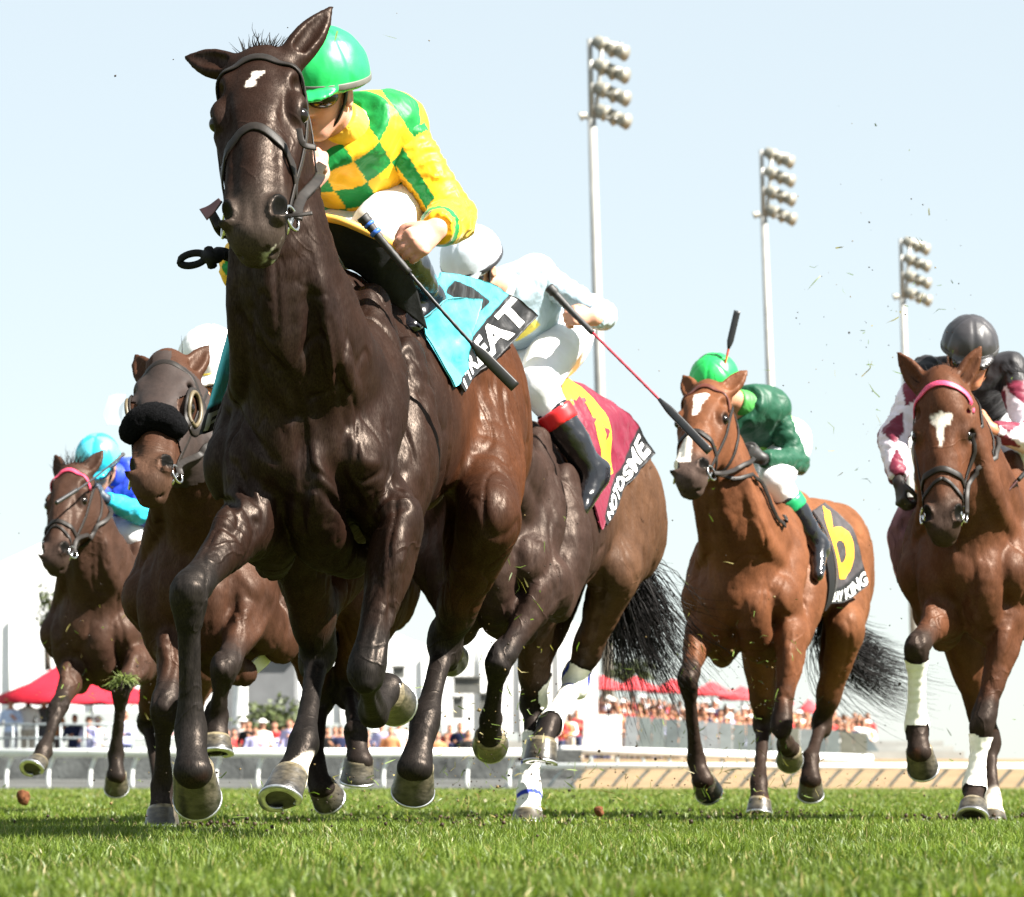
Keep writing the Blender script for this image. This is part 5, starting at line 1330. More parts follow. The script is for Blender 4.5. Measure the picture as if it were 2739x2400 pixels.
p6b = Patch([[at(2150, 1600, 17.75), at(2180, 1620, 17.78), at(2205, 1612, 17.84)], [at(2145, 1540, 17.72), at(2175, 1550, 17.75), at(2200, 1540, 17.82)], [at(2140, 1440, 17.72), at(2160, 1430, 17.78), at(2180, 1425, 17.84)]])
p6b.push = HH['D'].grid
p6b.sheet('cloth_flap', BLACKCLOTH, r, 20, 22, 0.008, wr=0.006)
gg = free_strap('girth', [at(2190, 1610, 17.78), at(2172, 1660, 17.76), at(2150, 1700, 17.74)], 0.06, 0.008, LEATHER, None, nref=V(0.8, -0.6, 0)); tag(gg, 'dark girth on the white blazed horse', 'girth', 'girths')
# hooded horse
r = empty('saddle_cloth', at(865, 1560, 13.9)); tag(r, 'grey and pink striped saddle cloth hanging on the hooded horse', 'saddle cloth', 'saddle cloths')
p5 = Patch([[at(815, 1690, 13.72), at(850, 1690, 13.76), at(880, 1670, 13.82)], [at(815, 1610, 13.7), at(855, 1600, 13.75), at(888, 1580, 13.82)], [at(810, 1520, 13.7), at(860, 1500, 13.75), at(895, 1500, 13.85)], [at(780, 1330, 13.7), at(850, 1320, 13.8), at(890, 1320, 13.9)]])
p5.push = HH['B'].grid
p5.sheet('cloth', FABRIC, r, 30, 40, 0.006, colf=lambda u, v: (0.010, 0.010, 0.012) if v < 0.06 else ((0.30, 0.30, 0.33) if v < 0.36 or u < 0.5 or 0.72 < u < 0.8 else (0.62, 0.06, 0.11)), wr=0.004)
p5.text('SEI', 0.05, 0.9, 0.06, 0.30, WHITEPAINT, r)
gg = free_strap('girth', [at(800, 1560, 13.62), at(770, 1650, 13.56), at(742, 1710, 13.5), at(715, 1755, 13.4), at(675, 1790, 13.35)], 0.055, 0.008, gm, None, nref=V(0.75, -0.6, -0.2)); tag(gg, 'white girth strap below the striped cloth', 'girth', 'girths')
# right edge: pale pink cloth on the far side
r = empty('saddle_cloth', at(2400, 1450, 15.6)); tag(r, 'pale pink saddle cloth on the right edge horse', 'saddle cloth', 'saddle cloths')
p4 = Patch([[at(2400, 1560, 15.55), at(2415, 1560, 15.6), at(2440, 1550, 15.6)], [at(2380, 1470, 15.5), at(2410, 1470, 15.55), at(2445, 1460, 15.6)], [at(2375, 1420, 15.5), at(2410, 1410, 15.55), at(2445, 1400, 15.6)], [at(2410, 1340, 15.6), at(2430, 1330, 15.6), at(2450, 1330, 15.65)]])
p4.push = HH['E'].grid
p4.sheet('cloth', FABRIC, r, 24, 30, 0.006, colf=lambda u, v: (0.50, 0.25, 0.30) if v > 0.06 else (0.02, 0.02, 0.025), wr=0.008)
p4b = Patch([[at(2716, 1470, 15.2), at(2745, 1470, 15.3), at(2790, 1470, 15.4)], [at(2720, 1420, 15.2), at(2745, 1410, 15.3), at(2790, 1400, 15.4)], [at(2735, 1380, 15.25), at(2760, 1370, 15.3), at(2800, 1360, 15.4)]])
p4b.push = HH['E'].grid
p4b.sheet('near_side_cloth', FABRIC, r, 24, 24, 0.006, colf=lambda u, v: (0.008, 0.008, 0.009) if v > 0.3 else (0.45, 0.45, 0.5), wr=0.004)
# ------------------------------------------------------------------ jockeys
YEL = np.array((0.80, 0.44, 0.015)); GRN = np.array((0.005, 0.20, 0.04)); HGR = np.array((0.01, 0.42, 0.09))
def pick(m, a, b): return np.where(np.asarray(m)[:, None], np.asarray(a)[None], np.asarray(b)[None])
def t_main(s, t, b, v):
    c = 0.088
    return pick((np.floor((s + 0.04) / c) + np.floor((t + 0.02) / c)) % 2 == 0, GRN, YEL)
def s_main(t, ang, L, v, side):
    c = pick(_RAD @ unit(V(-0.55, -0.83, -0.12)) > 0.93, GRN, YEL)
    c = np.where(((t < 0.075) & (np.sin(ang * 2) > 0))[:, None], GRN[None], c)
    c = np.where(((t > L - 0.075) & (t < L - 0.045))[:, None], GRN[None], c)
    return np.where(((t > L - 0.040) & (t < L - 0.028))[:, None], np.array((0.04, 0.04, 0.03))[None], c)
def hcol(base, seam=None, peak=None):
    base = np.array(base)
    def f(fw, s, u, az):
        c = np.tile(base, (len(fw), 1))
        if seam is not None:
            m = (np.floor((az + math.pi) / (math.pi / 3)) % 2 == 0); c[m] = seam
        if peak is not None: c[(fw > 0.115)] = peak
        return c
    return f
J1 = person(dict(label='jockey in green and yellow checked silks with a green cap on the leading horse',
    head=(858, 236, 10.45), look=(-0.36, -0.84, -0.36), hup=(0.05, -0.2, 0.95), neck=(935, 350, 10.56), shL=(790, 440, 10.55), shR=(1050, 330, 10.64),
    elL=(655, 712, 10.52), wrL=(806, 520, 10.28), elR=(1212, 585, 10.64), wrR=(1168, 612, 10.40),
    pel=(1062, 568, 11.0), knL=(862, 650, 10.58), knR=(1015, 605, 10.52), anL=(745, 900, 10.92), anR=(1150, 805, 10.86), foot=(-0.3, -0.75, -0.5),
    handL=(unit(V(0.35, -0.4, 0.8)), V(1, 0.2, 0.2)), handR=(unit(V(-0.62, -0.55, -0.50)), V(-0.67, -0.1, 0.72)), handsize=1.08,
    vox=0.0058, cvox=0.0052, hvox=0.006, wr=0.010, tg=0.034, baggy=0.024, torso_col=t_main, sleeve_col=s_main, collar_col=(0.8, 0.5, 0.05), helm_col=hcol(HGR), band=(0.10, 0.10, 0.085), gog='amber', helm=1.14, skin=(0.50, 0.25, 0.18)))
WB = np.array((0.36, 0.46, 0.53)); PY = np.array((0.80, 0.66, 0.10))
JC = person(dict(label='jockey in white and yellow silks, pale cap, red cuffed boots on the number 7 horse',
    head=(1262, 712, 14.25), look=(-0.42, -0.62, -0.62), hup=(-0.1, -0.4, 0.9), neck=(1348, 770, 14.45), shL=(1285, 870, 14.42), shR=(1432, 735, 14.5),
    elL=(1240, 1000, 14.4), wrL=(1230, 900, 14.15), elR=(1612, 845, 14.56), wrR=(1592, 852, 14.32),
    pel=(1478, 915, 14.85), knL=(1265, 1020, 14.5), knR=(1436, 1030, 14.38), anL=(1190, 1250, 14.7), anR=(1594, 1275, 14.42), foot=(-0.35, -0.5, -0.8),
    handR=(unit(V(-0.95, -0.25, 0.12)), V(-0.70, 0, 0.71)), torso_col=lambda s, t, b, v: pick((s < -0.02) & (t < 0.16) | (t > 0.33) & (t < 0.40), PY, WB),
    sleeve_col=lambda t, a, L, v, sd: np.tile(WB, (len(t), 1)), helm_col=hcol((0.55, 0.60, 0.68)), band=(0.02, 0.02, 0.025), tg=0.012, baggy=0.010, gog='amber', cuff=(0.50, 0.012, 0.015), skin=(0.55, 0.29, 0.2), hem=-0.01))
DG = np.array((0.006, 0.055, 0.028)); LG = np.array((0.25, 0.55, 0.10))
def zig(s, t): return t > 0.05 + 0.11 * np.abs(((s / 0.17) % 1) - 0.5) * 2
JD = person(dict(label='jockey in dark and light green silks with a bright green cap',
    head=(1912, 1035, 17.35), look=(-0.25, -0.62, -0.72), hup=(-0.05, -0.3, 0.9), neck=(1990, 1085, 17.5), shL=(1925, 1140, 17.48), shR=(2065, 1092, 17.6),
    elL=(1890, 1260, 17.4), wrL=(1950, 1240, 17.2), elR=(2132, 1238, 17.62), wrR=(2040, 1228, 17.36),
    pel=(2072, 1205, 17.95), knL=(1980, 1300, 17.6), knR=(2072, 1288, 17.42), anL=(1960, 1450, 17.8), anR=(2190, 1465, 17.5), foot=(-0.1, -0.6, -0.8),
    handR=(unit(V(-0.8, -0.5, 0.3)), V(0.2, 0, 1)), gloveR=(0.012, 0.011, 0.010), gloveL=(0.012, 0.011, 0.010), vox=0.009, cvox=0.0095,
    torso_col=lambda s, t, b, v: pick((t > 0.12) & (zig(s, t - 0.10)), LG, DG), sleeve_col=lambda t, a, L, v, sd: np.tile(DG, (len(t), 1)),
    collar_col=(0.05, 0.25, 0.05), helm_col=hcol((0.01, 0.40, 0.07)), cuff=(0.008, 0.25, 0.085), hem=-0.01, skin=(0.42, 0.2, 0.12)))
MR = np.array((0.13, 0.012, 0.03)); PW = np.array((0.66, 0.60, 0.66))
def dia(t, ang, L, v, sd):
    vest = (t < 0.085)[:, None] & np.ones((1, 3), bool)
    return np.where(vest, np.array((0.014, 0.013, 0.015))[None], dia0(t, ang))
def dia0(t, ang):
    return pick((np.abs(((t / 0.21) % 1) - 0.5) * 2 + np.abs((((ang + 9.4) / 2.09) % 1) - 0.5) * 2) < 0.9, MR, PW)
JE = person(dict(label='jockey in white and maroon diamond sleeves with black vest and black cap',
    head=(2594, 945, 15.3), look=(0.02, -0.85, -0.5), hup=(0, -0.3, 0.95), neck=(2590, 1010, 15.45), shL=(2478, 1000, 15.45), shR=(2702, 995, 15.45),
    elL=(2388, 1170, 15.36), wrL=(2405, 1290, 15.2), elR=(2765, 1180, 15.3), wrR=(2650, 1150, 15.15),
    pel=(2650, 1090, 15.95), knL=(2490, 1210, 15.4), knR=(2725, 1215, 15.45), anL=(2490, 1420, 15.7), anR=(2745, 1340, 15.75), foot=(-0.1, -0.7, -0.6),
    handR=(unit(V(-0.75, -0.4, 0.45)), V(0.3, 0.1, 1)), handL=(unit(V(0.1, -0.3, -0.95)), V(0.3, -0.9, 0.2)), gloveL=(0.02, 0.014, 0.012),
    torso_col=lambda s, t, b, v: np.tile(np.array((0.014, 0.013, 0.015)), (len(s), 1)), sleeve_col=dia, helm_col=hcol((0.026, 0.024, 0.027), (0.036, 0.033, 0.036)), helm_rough=0.6, gog='dark', band=(0.04, 0.038, 0.04), collar_col=(0.02, 0.02, 0.02), skin=(0.40, 0.16, 0.08), hem=-0.01))
CB = np.array((0.02, 0.42, 0.60)); RB = np.array((0.02, 0.05, 0.42))
JA = person(dict(label='jockey in turquoise and royal blue silks with a turquoise cap',
    head=(262, 1240, 19.5), look=(-0.15, -0.75, -0.6), hup=(0, -0.3, 0.9), neck=(310, 1275, 19.62), shL=(262, 1320, 19.6), shR=(352, 1298, 19.72),
    elL=(235, 1400, 19.5), wrL=(240, 1340, 19.3), elR=(385, 1378, 19.66), wrR=(282, 1335, 19.36),
    pel=(405, 1362, 20.08), knL=(300, 1440, 19.7), knR=(352, 1432, 19.68), anL=(290, 1560, 19.9), anR=(412, 1520, 19.92), foot=(-0.3, -0.6, -0.6),
    handR=(unit(V(-0.85, -0.3, 0.4)), V(0.2, 0, 1)), gloveR=(0.015, 0.03, 0.05), vox=0.0095, cvox=0.010,
    torso_col=lambda s, t, b, v: np.tile(RB, (len(s), 1)), sleeve_col=lambda t, a, L, v, sd: pick((t > L * 0.42), CB, RB), collar_col=(0.02, 0.05, 0.42), helm_col=hcol((0.02, 0.42, 0.58), (0.10, 0.55, 0.66)), band=(0.01, 0.03, 0.06), skin=(0.4, 0.2, 0.13), hem=-0.01))
JB = person(dict(label='jockey with a white yellow banded cap hidden behind the leading horse',
    head=(560, 985, 13.65), look=(-0.2, -0.8, -0.5), hup=(0, -0.3, 0.95), neck=(600, 1045, 13.8), shL=(520, 1080, 13.8), shR=(690, 1060, 13.85),
    elL=(500, 1200, 13.7), wrL=(515, 1130, 13.45), elR=(770, 1210, 13.8), wrR=(640, 1170, 13.5),
    pel=(700, 1150, 14.25), knL=(580, 1290, 13.85), knR=(720, 1280, 13.85), anL=(560, 1480, 14.1), anR=(800, 1460, 14.1),
    handL=(unit(V(0.2, -0.3, 0.8)), V(1, 0, 0)), torso_col=lambda s, t, b, v: np.tile(np.array((0.02, 0.02, 0.02)), (len(s), 1)), sleeve_col=lambda t, a, L, v, sd: np.tile(np.array((0.04, 0.03, 0.03)), (len(t), 1)),
    vox=0.009, cvox=0.010, helm_col=hcol((0.75, 0.75, 0.76)), band=(0.75, 0.55, 0.06), skin=(0.45, 0.2, 0.1)))
# ------------------------------------------------------------------ whips
flapm = mat('whip_flap', (0.010, 0.010, 0.011), rough=0.4, spec=0.5, nscale=50, namt=0.3)
shk = mat('black_shaft', (0.014, 0.014, 0.018), rough=0.4, nscale=300, namt=0.4)
whip('black whip with blue rings held by the green and yellow jockey', [at(968, 578, 10.28), at(1060, 690, 10.30), at(1240, 895, 10.34), at(1378, 1036, 10.38)], 0.0135, (shk, flapm), hlen=0.42)
for k, (a_, b_) in enumerate([((985, 598), (990, 604)), ((1001, 618), (1008, 626))]):
    mb = MB(); mb.tube([at(*a_, 10.283), at(*b_, 10.283)], 0.0165, 10); o = mb.build('whip_ring', mat('blue_tape', (0.03, 0.12, 0.5), rough=0.5)); o.parent = bpy.data.objects['riding_whip']; o.matrix_parent_inverse = Matrix.Translation(-Vector(bpy.data.objects['riding_whip'].location))
redsh = mat('red_shaft', (0.40, 0.02, 0.04), rough=0.5, nscale=300, namt=0.7)
whip('red shafted whip pointing down from the hand of the jockey in white', [at(1468, 768, 14.15), at(1560, 865, 14.13), at(1740, 1045, 14.0), at(1898, 1208, 13.9)], 0.0155, (redsh, flapm), hlen=0.40)
whip('red shafted whip with a black flap standing up behind the bay\'s ear', [at(1922, 1120, 17.25), at(1935, 1000, 17.25), at(1946, 945, 17.25), at(1972, 832, 17.25)], 0.010, (mat('orange_shaft', (0.5, 0.07, 0.02), rough=0.5), flapm), hlen=0.25)
whip('dark whip angled across the right edge horse\'s shoulder', [at(2790, 1215, 15.0), at(2700, 1310, 14.95), at(2650, 1375, 14.92), at(2582, 1475, 14.9)], 0.012, (mat('brown_shaft', (0.05, 0.012, 0.012), rough=0.45), flapm), hlen=0.25)
whip('thin black whip across the far left horse\'s face', [at(330, 1215, 19.1), at(270, 1265, 18.9), at(215, 1305, 18.75), at(150, 1346, 18.6)], 0.008, (shk, flapm), hlen=0.2, flap=False)
# ------------------------------------------------------------------ far side: rails, crowd, tents, floodlights
wpl = mat('white_plastic', (0.70, 0.71, 0.70), rough=0.5, namt=0.12, nscale=3)
gpl = mat('grey_plastic', (0.36, 0.40, 0.41), rough=0.6, namt=0.2, nscale=4)
gst = mat('grey_steel', (0.30, 0.33, 0.34), rough=0.45, metal=0.3, namt=0.25, nscale=4)
tentw = mat('tent_canvas', (0.80, 0.80, 0.79), rough=0.7, spec=0.2, namt=0.05, nscale=0.6, bamt=0.3, bscale=1.5, bdist=0.1)
redc = mat('red_canvas', (0.42, 0.014, 0.030), rough=0.75, spec=0.15, namt=0.2, nscale=1.5, bamt=0.3, bscale=3, bdist=0.05)
redp = mat('faded_red_canvas', (0.55, 0.06, 0.07), rough=0.75, spec=0.15, namt=0.25, nscale=1.5)
def px2x(px, d): return at(px, 2000, d)[0]
# left rail: tube on gooseneck posts
d = 84.0; rz = at(100, 2014, d)[2]
rl = empty('running_rail', (px2x(100, d), d, 0)); tag(rl, 'white running rail on curved posts behind the far left horses', 'rail')
mb = MB(); mb.tube([(px2x(-60, d), d, rz), (px2x(650, d), d, rz), (px2x(1400, d), d, rz)], 0.10, 10); mb.build('top_rail', wpl, rl)
for x in range(18, 1400, 112):
    X = px2x(x, d); mb = MB(); mb.tube(spline([(X, d + 0.02, 0), (X, d + 0.05, rz * 0.45), (X + 0.09, d + 0.12, rz * 0.85), (X + 0.22, d + 0.05, rz - 0.02)], 9), 0.045, 8); mb.build('post', wpl, rl)
# low grey hoarding behind it
hz = at(100, 2006, 88)[2]
ho = empty('hoarding', (px2x(300, 88), 88, 0)); tag(ho, 'low weathered grey hoarding behind the left running rail', 'hoarding')
hm_ = mat('weathered_board', (0.075, 0.080, 0.078), rough=0.9, namt=0.5, nscale=2.2, bamt=0.4, bscale=9, bdist=0.05)
for i, x in enumerate(range(-80, 1380, 182)):
    mb = MB(); a, b = px2x(x, 88), px2x(x + 180, 88); mb.box(((a + b) / 2, 88, hz / 2 + 0.1), (b - a, 0.06, hz - 0.2)); mb.build('panel', hm_, ho, smooth=False)
# steel crowd barrier
d = 92.0
cb = empty('crowd_barrier', (px2x(200, d), d, at(0, 2000, d)[2])); tag(cb, 'grey steel crowd barrier in front of the left spectators', 'barrier')
for y in (1938, 1975): mb = MB(); z = at(0, y, d)[2]; mb.tube([(px2x(-40, d), d, z), (px2x(480, d), d, z)], 0.03, 8); mb.build('bar', gst, cb)
for x in range(-30, 490, 64): mb = MB(); mb.tube([(px2x(x, d), d, 0.3), (px2x(x, d), d, at(0, 1938, d)[2])], 0.028, 8); mb.build('upright', gst, cb)
# right rail with slanted posts
d = 84.5; rz = at(0, 2050, d)[2]
rl = empty('running_rail', (px2x(2100, d), d, 0)); tag(rl, 'pale running rail on slanted posts across the right background', 'rail')
mb = MB(); mb.tube([(px2x(1380, d), d, rz), (px2x(2100, d), d, rz), (px2x(2800, d), d, rz)], 0.075, 10); mb.build('top_rail', wpl, rl)
for x in range(1400, 2800, 57):
    X = px2x(x, d); mb = MB(); mb.tube([(X - 0.42, d + 0.05, 0.0), (X - 0.2, d + 0.06, rz * 0.55), (X, d + 0.03, rz - 0.02)], 0.038, 8); mb.build('post', gpl, rl)
# second rail further back
d = 104.0; rz = at(0, 2006, d)[2]
rl = empty('running_rail', (px2x(1900, d), d, 0.5)); tag(rl, 'far white running rail below the grey fence', 'rail')
mb = MB(); mb.tube([(px2x(1500, d), d, rz), (px2x(2330, d + 4), d + 4, at(0, 2030, d + 4)[2])], 0.12, 10); mb.build('top_rail', wpl, rl)
for x in range(1510, 2330, 70):
    f = (x - 1500) / 830; X = px2x(x, d + 4 * f); mb = MB(); mb.tube([(X, d + 4 * f, 0.5), (X, d + 4 * f, rz + (at(0, 2030, d + 4)[2] - rz) * f)], 0.05, 6); mb.build('post', gpl, rl)
# grey green fence panels below the right crowd
fe = empty('panel_fence', (px2x(2000, 112), 112, 0.8)); tag(fe, 'pale grey green panel fence below the right crowd', 'fence')
pr_ = np.random.default_rng(3)
fcols = [mat('fence_%d' % k, c, rough=0.8, namt=0.2, nscale=3) for k, c in enumerate([(0.13, 0.16, 0.16), (0.10, 0.125, 0.13), (0.17, 0.20, 0.205), (0.12, 0.125, 0.10), (0.20, 0.225, 0.24)])]
for x in range(1672, 2320, 36):
    f = (x - 1672) / 640; d = 110 + 14 * f; a, b = px2x(x, d), px2x(x + 34.5, d); z0, z1 = at(0, 2008 + 30 * f, d)[2], at(0, 1916 + 46 * f, d)[2]
    mb = MB(); mb.box(((a + b) / 2, d, (z0 + z1) / 2), (b - a, 0.08, z1 - z0)); mb.build('panel', fcols[pr_.integers(5)], fe, smooth=False)
mb = MB(); p = [at(2318, 1962, 124), at(2380, 2052, 124), at(2330, 2060, 124), at(2318, 2045, 124)]; q = [a + V(0, 0.2, 0) for a in p]
mb.add(p + q, [[0, 3, 2, 1], [4, 5, 6, 7], [0, 1, 5, 4], [1, 2, 6, 5], [2, 3, 7, 6], [3, 0, 4, 7]]); mb.build('end_panel', fcols[1], fe, smooth=False)
mb = MB(); p = at(1612, 1958, 108); mb.box(p, (1.05, 0.5, 0.95)); tag(mb.build('stone_plinth', tentw, smooth=False), 'plain white block beside the grey green fence', 'block')
# low stone edging, far right
se = mat('grey_stone', (0.20, 0.22, 0.20), rough=0.9, namt=0.5, nscale=1.6)
# tents
def marquee(label, x0, x1, d, eave_y, peak_y, base_y, pk=0.5, depth=9.0):
    r = empty('marquee', (px2x((x0 + x1) / 2, d), d, at(0, base_y, d)[2])); tag(r, label, 'tent', 'white marquees')
    a, b = px2x(x0, d), px2x(x1, d); ze, zp, zb = at(0, eave_y, d)[2], at(0, peak_y, d)[2], at(0, base_y, d)[2]; xp = a + (b - a) * pk
    n = 12; vs = []; fs = []
    # roof: sagging surface from eaves to a ridge point
    nu, nv = 17, 9
    for j in range(nv):
        for i in range(nu):
            u, v = i / (nu - 1), j / (nv - 1); x = a + (b - a) * u; y = d + depth * v
            k = max(0, 1 - abs(u - pk) / (pk if u < pk else 1 - pk + 1e-6)) ; z = ze + (zp - ze) * (k ** 1.25) * (1 - 0.25 * abs(2 * v - 1)); vs.append((x, y, z))
    for j in range(nv - 1):
        for i in range(nu - 1): q = j * nu + i; fs.append([q, q + 1, q + nu + 1, q + nu])
    mb = MB(); mb.add(vs, fs); mb.build('roof', tentw, r)
    for i in range(4):
        u0, u1 = i / 4, (i + 1) / 4; xa, xb = a + (b - a) * u0 + 0.004, a + (b - a) * u1 - 0.004
        nn = 14; vv = []
        for k in range(nn):
            t = k / (nn - 1); wv = 0.012 * math.sin(t * 22); uu = (xa + (xb - xa) * t - a) / (b - a); kk = max(0, 1 - abs(uu - pk) / (pk if uu < pk else 1 - pk + 1e-6)); vv += [(xa + (xb - xa) * t, d - 0.05 + wv, zb), (xa + (xb - xa) * t, d - 0.05 + wv, ze + 0.04 + (zp - ze) * kk ** 1.25)]
        mb = MB(); mb.add(vv, [[2 * k, 2 * k + 2, 2 * k + 3, 2 * k + 1] for k in range(nn - 1)]); mb.build('side_panel', tentw, r)
        mb = MB(); mb.tube([(a + (b - a) * u0, d - 0.1, zb - 0.3), (a + (b - a) * u0, d - 0.1, ze)], 0.04, 8); mb.build('pole', wpl, r)
    return r
marquee('tall white marquee at the far left edge', -420, 470, 112, 1660, 1400, 1905, pk=0.72, depth=14)
marquee('low white marquee between the leading horse\'s legs', 800, 1240, 116, 1760, 1660, 1935, pk=0.4)
marquee('white marquee below the number 7 horse', 1180, 1600, 120, 1700, 1590, 1960, pk=0.6)
marquee('small white marquee behind the hooded horse', 430, 640, 124, 1760, 1660, 1950, pk=0.5)
# dark openings (windows) of the marquee in the middle, drawn as boxes
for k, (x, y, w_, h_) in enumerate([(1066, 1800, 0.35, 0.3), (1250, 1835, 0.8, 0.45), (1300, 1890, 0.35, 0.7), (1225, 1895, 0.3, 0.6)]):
    mb = MB(); p = at(x, y, 115.2); mb.box(p, (w_, 0.12, h_)); mb.box(p + V(0, -0.08, h_ / 2 + 0.03), (w_ + 0.1, 0.1, 0.06)); tag(mb.build('dark_opening', mat('dark_grey_box', (0.10, 0.10, 0.09), rough=0.8, namt=0.3, nscale=4), smooth=False), ['small dark window on the low marquee', 'wide dark window on the low marquee', 'narrow dark opening right of the wide window', 'narrow dark opening left of the wide window'][k], 'fixture')
# column building
cbn = empty('column_building', (px2x(670, 108), 108, 0.8)); tag(cbn, 'grey building with a white column behind the hooded horse', 'building')
mb = MB(); p = at(690, 1870, 110); mb.box(p, (2.2, 2.0, 2.6)); mb.build('wall', mat('grey_render', (0.14, 0.145, 0.15), rough=0.9, namt=0.2, nscale=1.5), cbn, smooth=False)
mb = MB(); p = at(642, 1860, 108.5); mb.tube([p + V(0, 0, -1.0), p + V(0, 0, -0.85), p + V(0, 0, 0.9), p + V(0, 0, 1.0)], [0.28, 0.22, 0.21, 0.28], 16); mb.build('column', wpl, cbn)
mb = MB(); p = at(690, 1740, 110); mb.box(p, (2.6, 2.4, 0.25)); mb.build('roof_slab', wpl, cbn, smooth=False)
# shrub
def foliage(c, rad, n, size, seed):
    r = np.random.default_rng(seed); P = r.normal(0, 1, (n, 3)); P /= np.linalg.norm(P, axis=1)[:, None]; P *= (r.random(n) ** 0.4)[:, None] * (1 + 0.22 * np.sin(P[:, :1] * 5 + P[:, 2:] * 7)); P = c + P * rad
    A = r.normal(0, 1, (n, 3)); A /= np.linalg.norm(A, axis=1)[:, None]; Bv = np.cross(A, r.normal(0, 1, (n, 3))); Bv /= np.linalg.norm(Bv, axis=1)[:, None]
    s_ = size * r.uniform(0.6, 1.3, (n, 1)); v = np.stack([P - A * s_, P + Bv * s_ * 0.5, P + A * s_, P - Bv * s_ * 0.5], 1).reshape(-1, 3)
    return mesh_np(v, np.arange(4 * n).reshape(n, 4), 'foliage')
leaf = mat('shrub_leaf', (0.055, 0.075, 0.014), rough=0.6, namt=0.5, nscale=8); bark = mat('bark', (0.05, 0.035, 0.025), rough=0.9)
for k, (x, y, d, rx, rz_, lb) in enumerate([(735, 1930, 106, 1.0, 0.62, 'rounded yellow green shrub beside the grey column building'), (1690, 1800, 150, 0.9, 0.5, 'small dark bush on the skyline left of the black tail'), (130, 1640, 108, 0.35, 1.1, 'thin bare vine against the tall marquee')]):
    p = at(x, y, d); sh = empty('shrub', p - V(0, 0, rz_)); tag(sh, lb, 'shrub')
    link('crown', foliage(p, V(rx, rx * 0.8, rz_), 900 if k < 2 else 160, 0.10, 5 + k), leaf, sh, smooth=False)
    mb = MB(); mb.tube(spline([p - V(0, 0, rz_ + 0.5), p - V(0.05, 0, rz_ * 0.5), p + V(0.05, 0, rz_ * 0.3)], 8), [0.09 - 0.008 * i for i in range(8)], 8); mb.build('trunk', bark, sh)
# red canopies
def canopy(label, x0, x1, y0, y1, d, m, seed, grp):
    r = empty('parasol', (px2x((x0 + x1) / 2, d), d, 0.8)); tag(r, label, 'parasol', grp)
    a, b = px2x(x0, d), px2x(x1, d); zt, zb = at(0, y0, d)[2], at(0, y1, d)[2]; c = (a + b) / 2; R = (b - a) / 2
    vs = [(c, d, zt)]; n = 24
    for k, (rr, zf) in enumerate(((0.5, 0.42), (1.0, 0.06))):
        for i in range(n):
            t = 2 * math.pi * i / n; sg = 1 - 0.07 * (1 - abs(math.cos(4 * t)))
            vs.append((c + R * rr * sg * math.cos(t), d + R * rr * sg * math.sin(t), zb + (zt - zb) * (zf + 0.02 * math.sin(seed + i * 1.7))))
    for i in range(n):
        t = 2 * math.pi * i / n; sg = 1 - 0.07 * (1 - abs(math.cos(4 * t))); vs.append((c + R * 1.01 * sg * math.cos(t), d + R * 1.01 * sg * math.sin(t), zb - (zt - zb) * (0.12 + 0.06 * abs(math.sin(t * 4)))))
    fs = [[0, 1 + i, 1 + (i + 1) % n] for i in range(n)]
    for k in (0, 1):
        for i in range(n): p = 1 + k * n + i; q = 1 + k * n + (i + 1) % n; fs.append([p, p + n, q + n, q])
    mb = MB(); mb.add(vs, fs); mb.build('canopy', m, r)
    mb = MB(); mb.tube([(c, d, 0.5), (c, d, zt + 0.05)], 0.03, 8); mb.build('pole', gst, r)
canopy('broad deep red parasol over the left spectators', -10, 330, 1775, 1868, 95, redc, 1, 'red parasols')
canopy('deep red parasol behind the far left horse\'s forelegs', 200, 460, 1828, 1876, 96, redc, 2, 'red parasols')
for k, (x, w_, y) in enumerate([(1500, 130, 1838), (1610, 150, 1806), (1700, 130, 1808), (1800, 140, 1815), (1905, 150, 1822), (1985, 130, 1834), (2070, 110, 1846), (2165, 70, 1868)]):
    canopy('faded red parasol, %s from the left above the right crowd' % ['first', 'second', 'third', 'fourth', 'fifth', 'sixth', 'seventh', 'eighth'][k], x - w_ / 2, x + w_ / 2, y, y + 34, 122 + k * 2, redp, k, 'parasols above the right crowd')
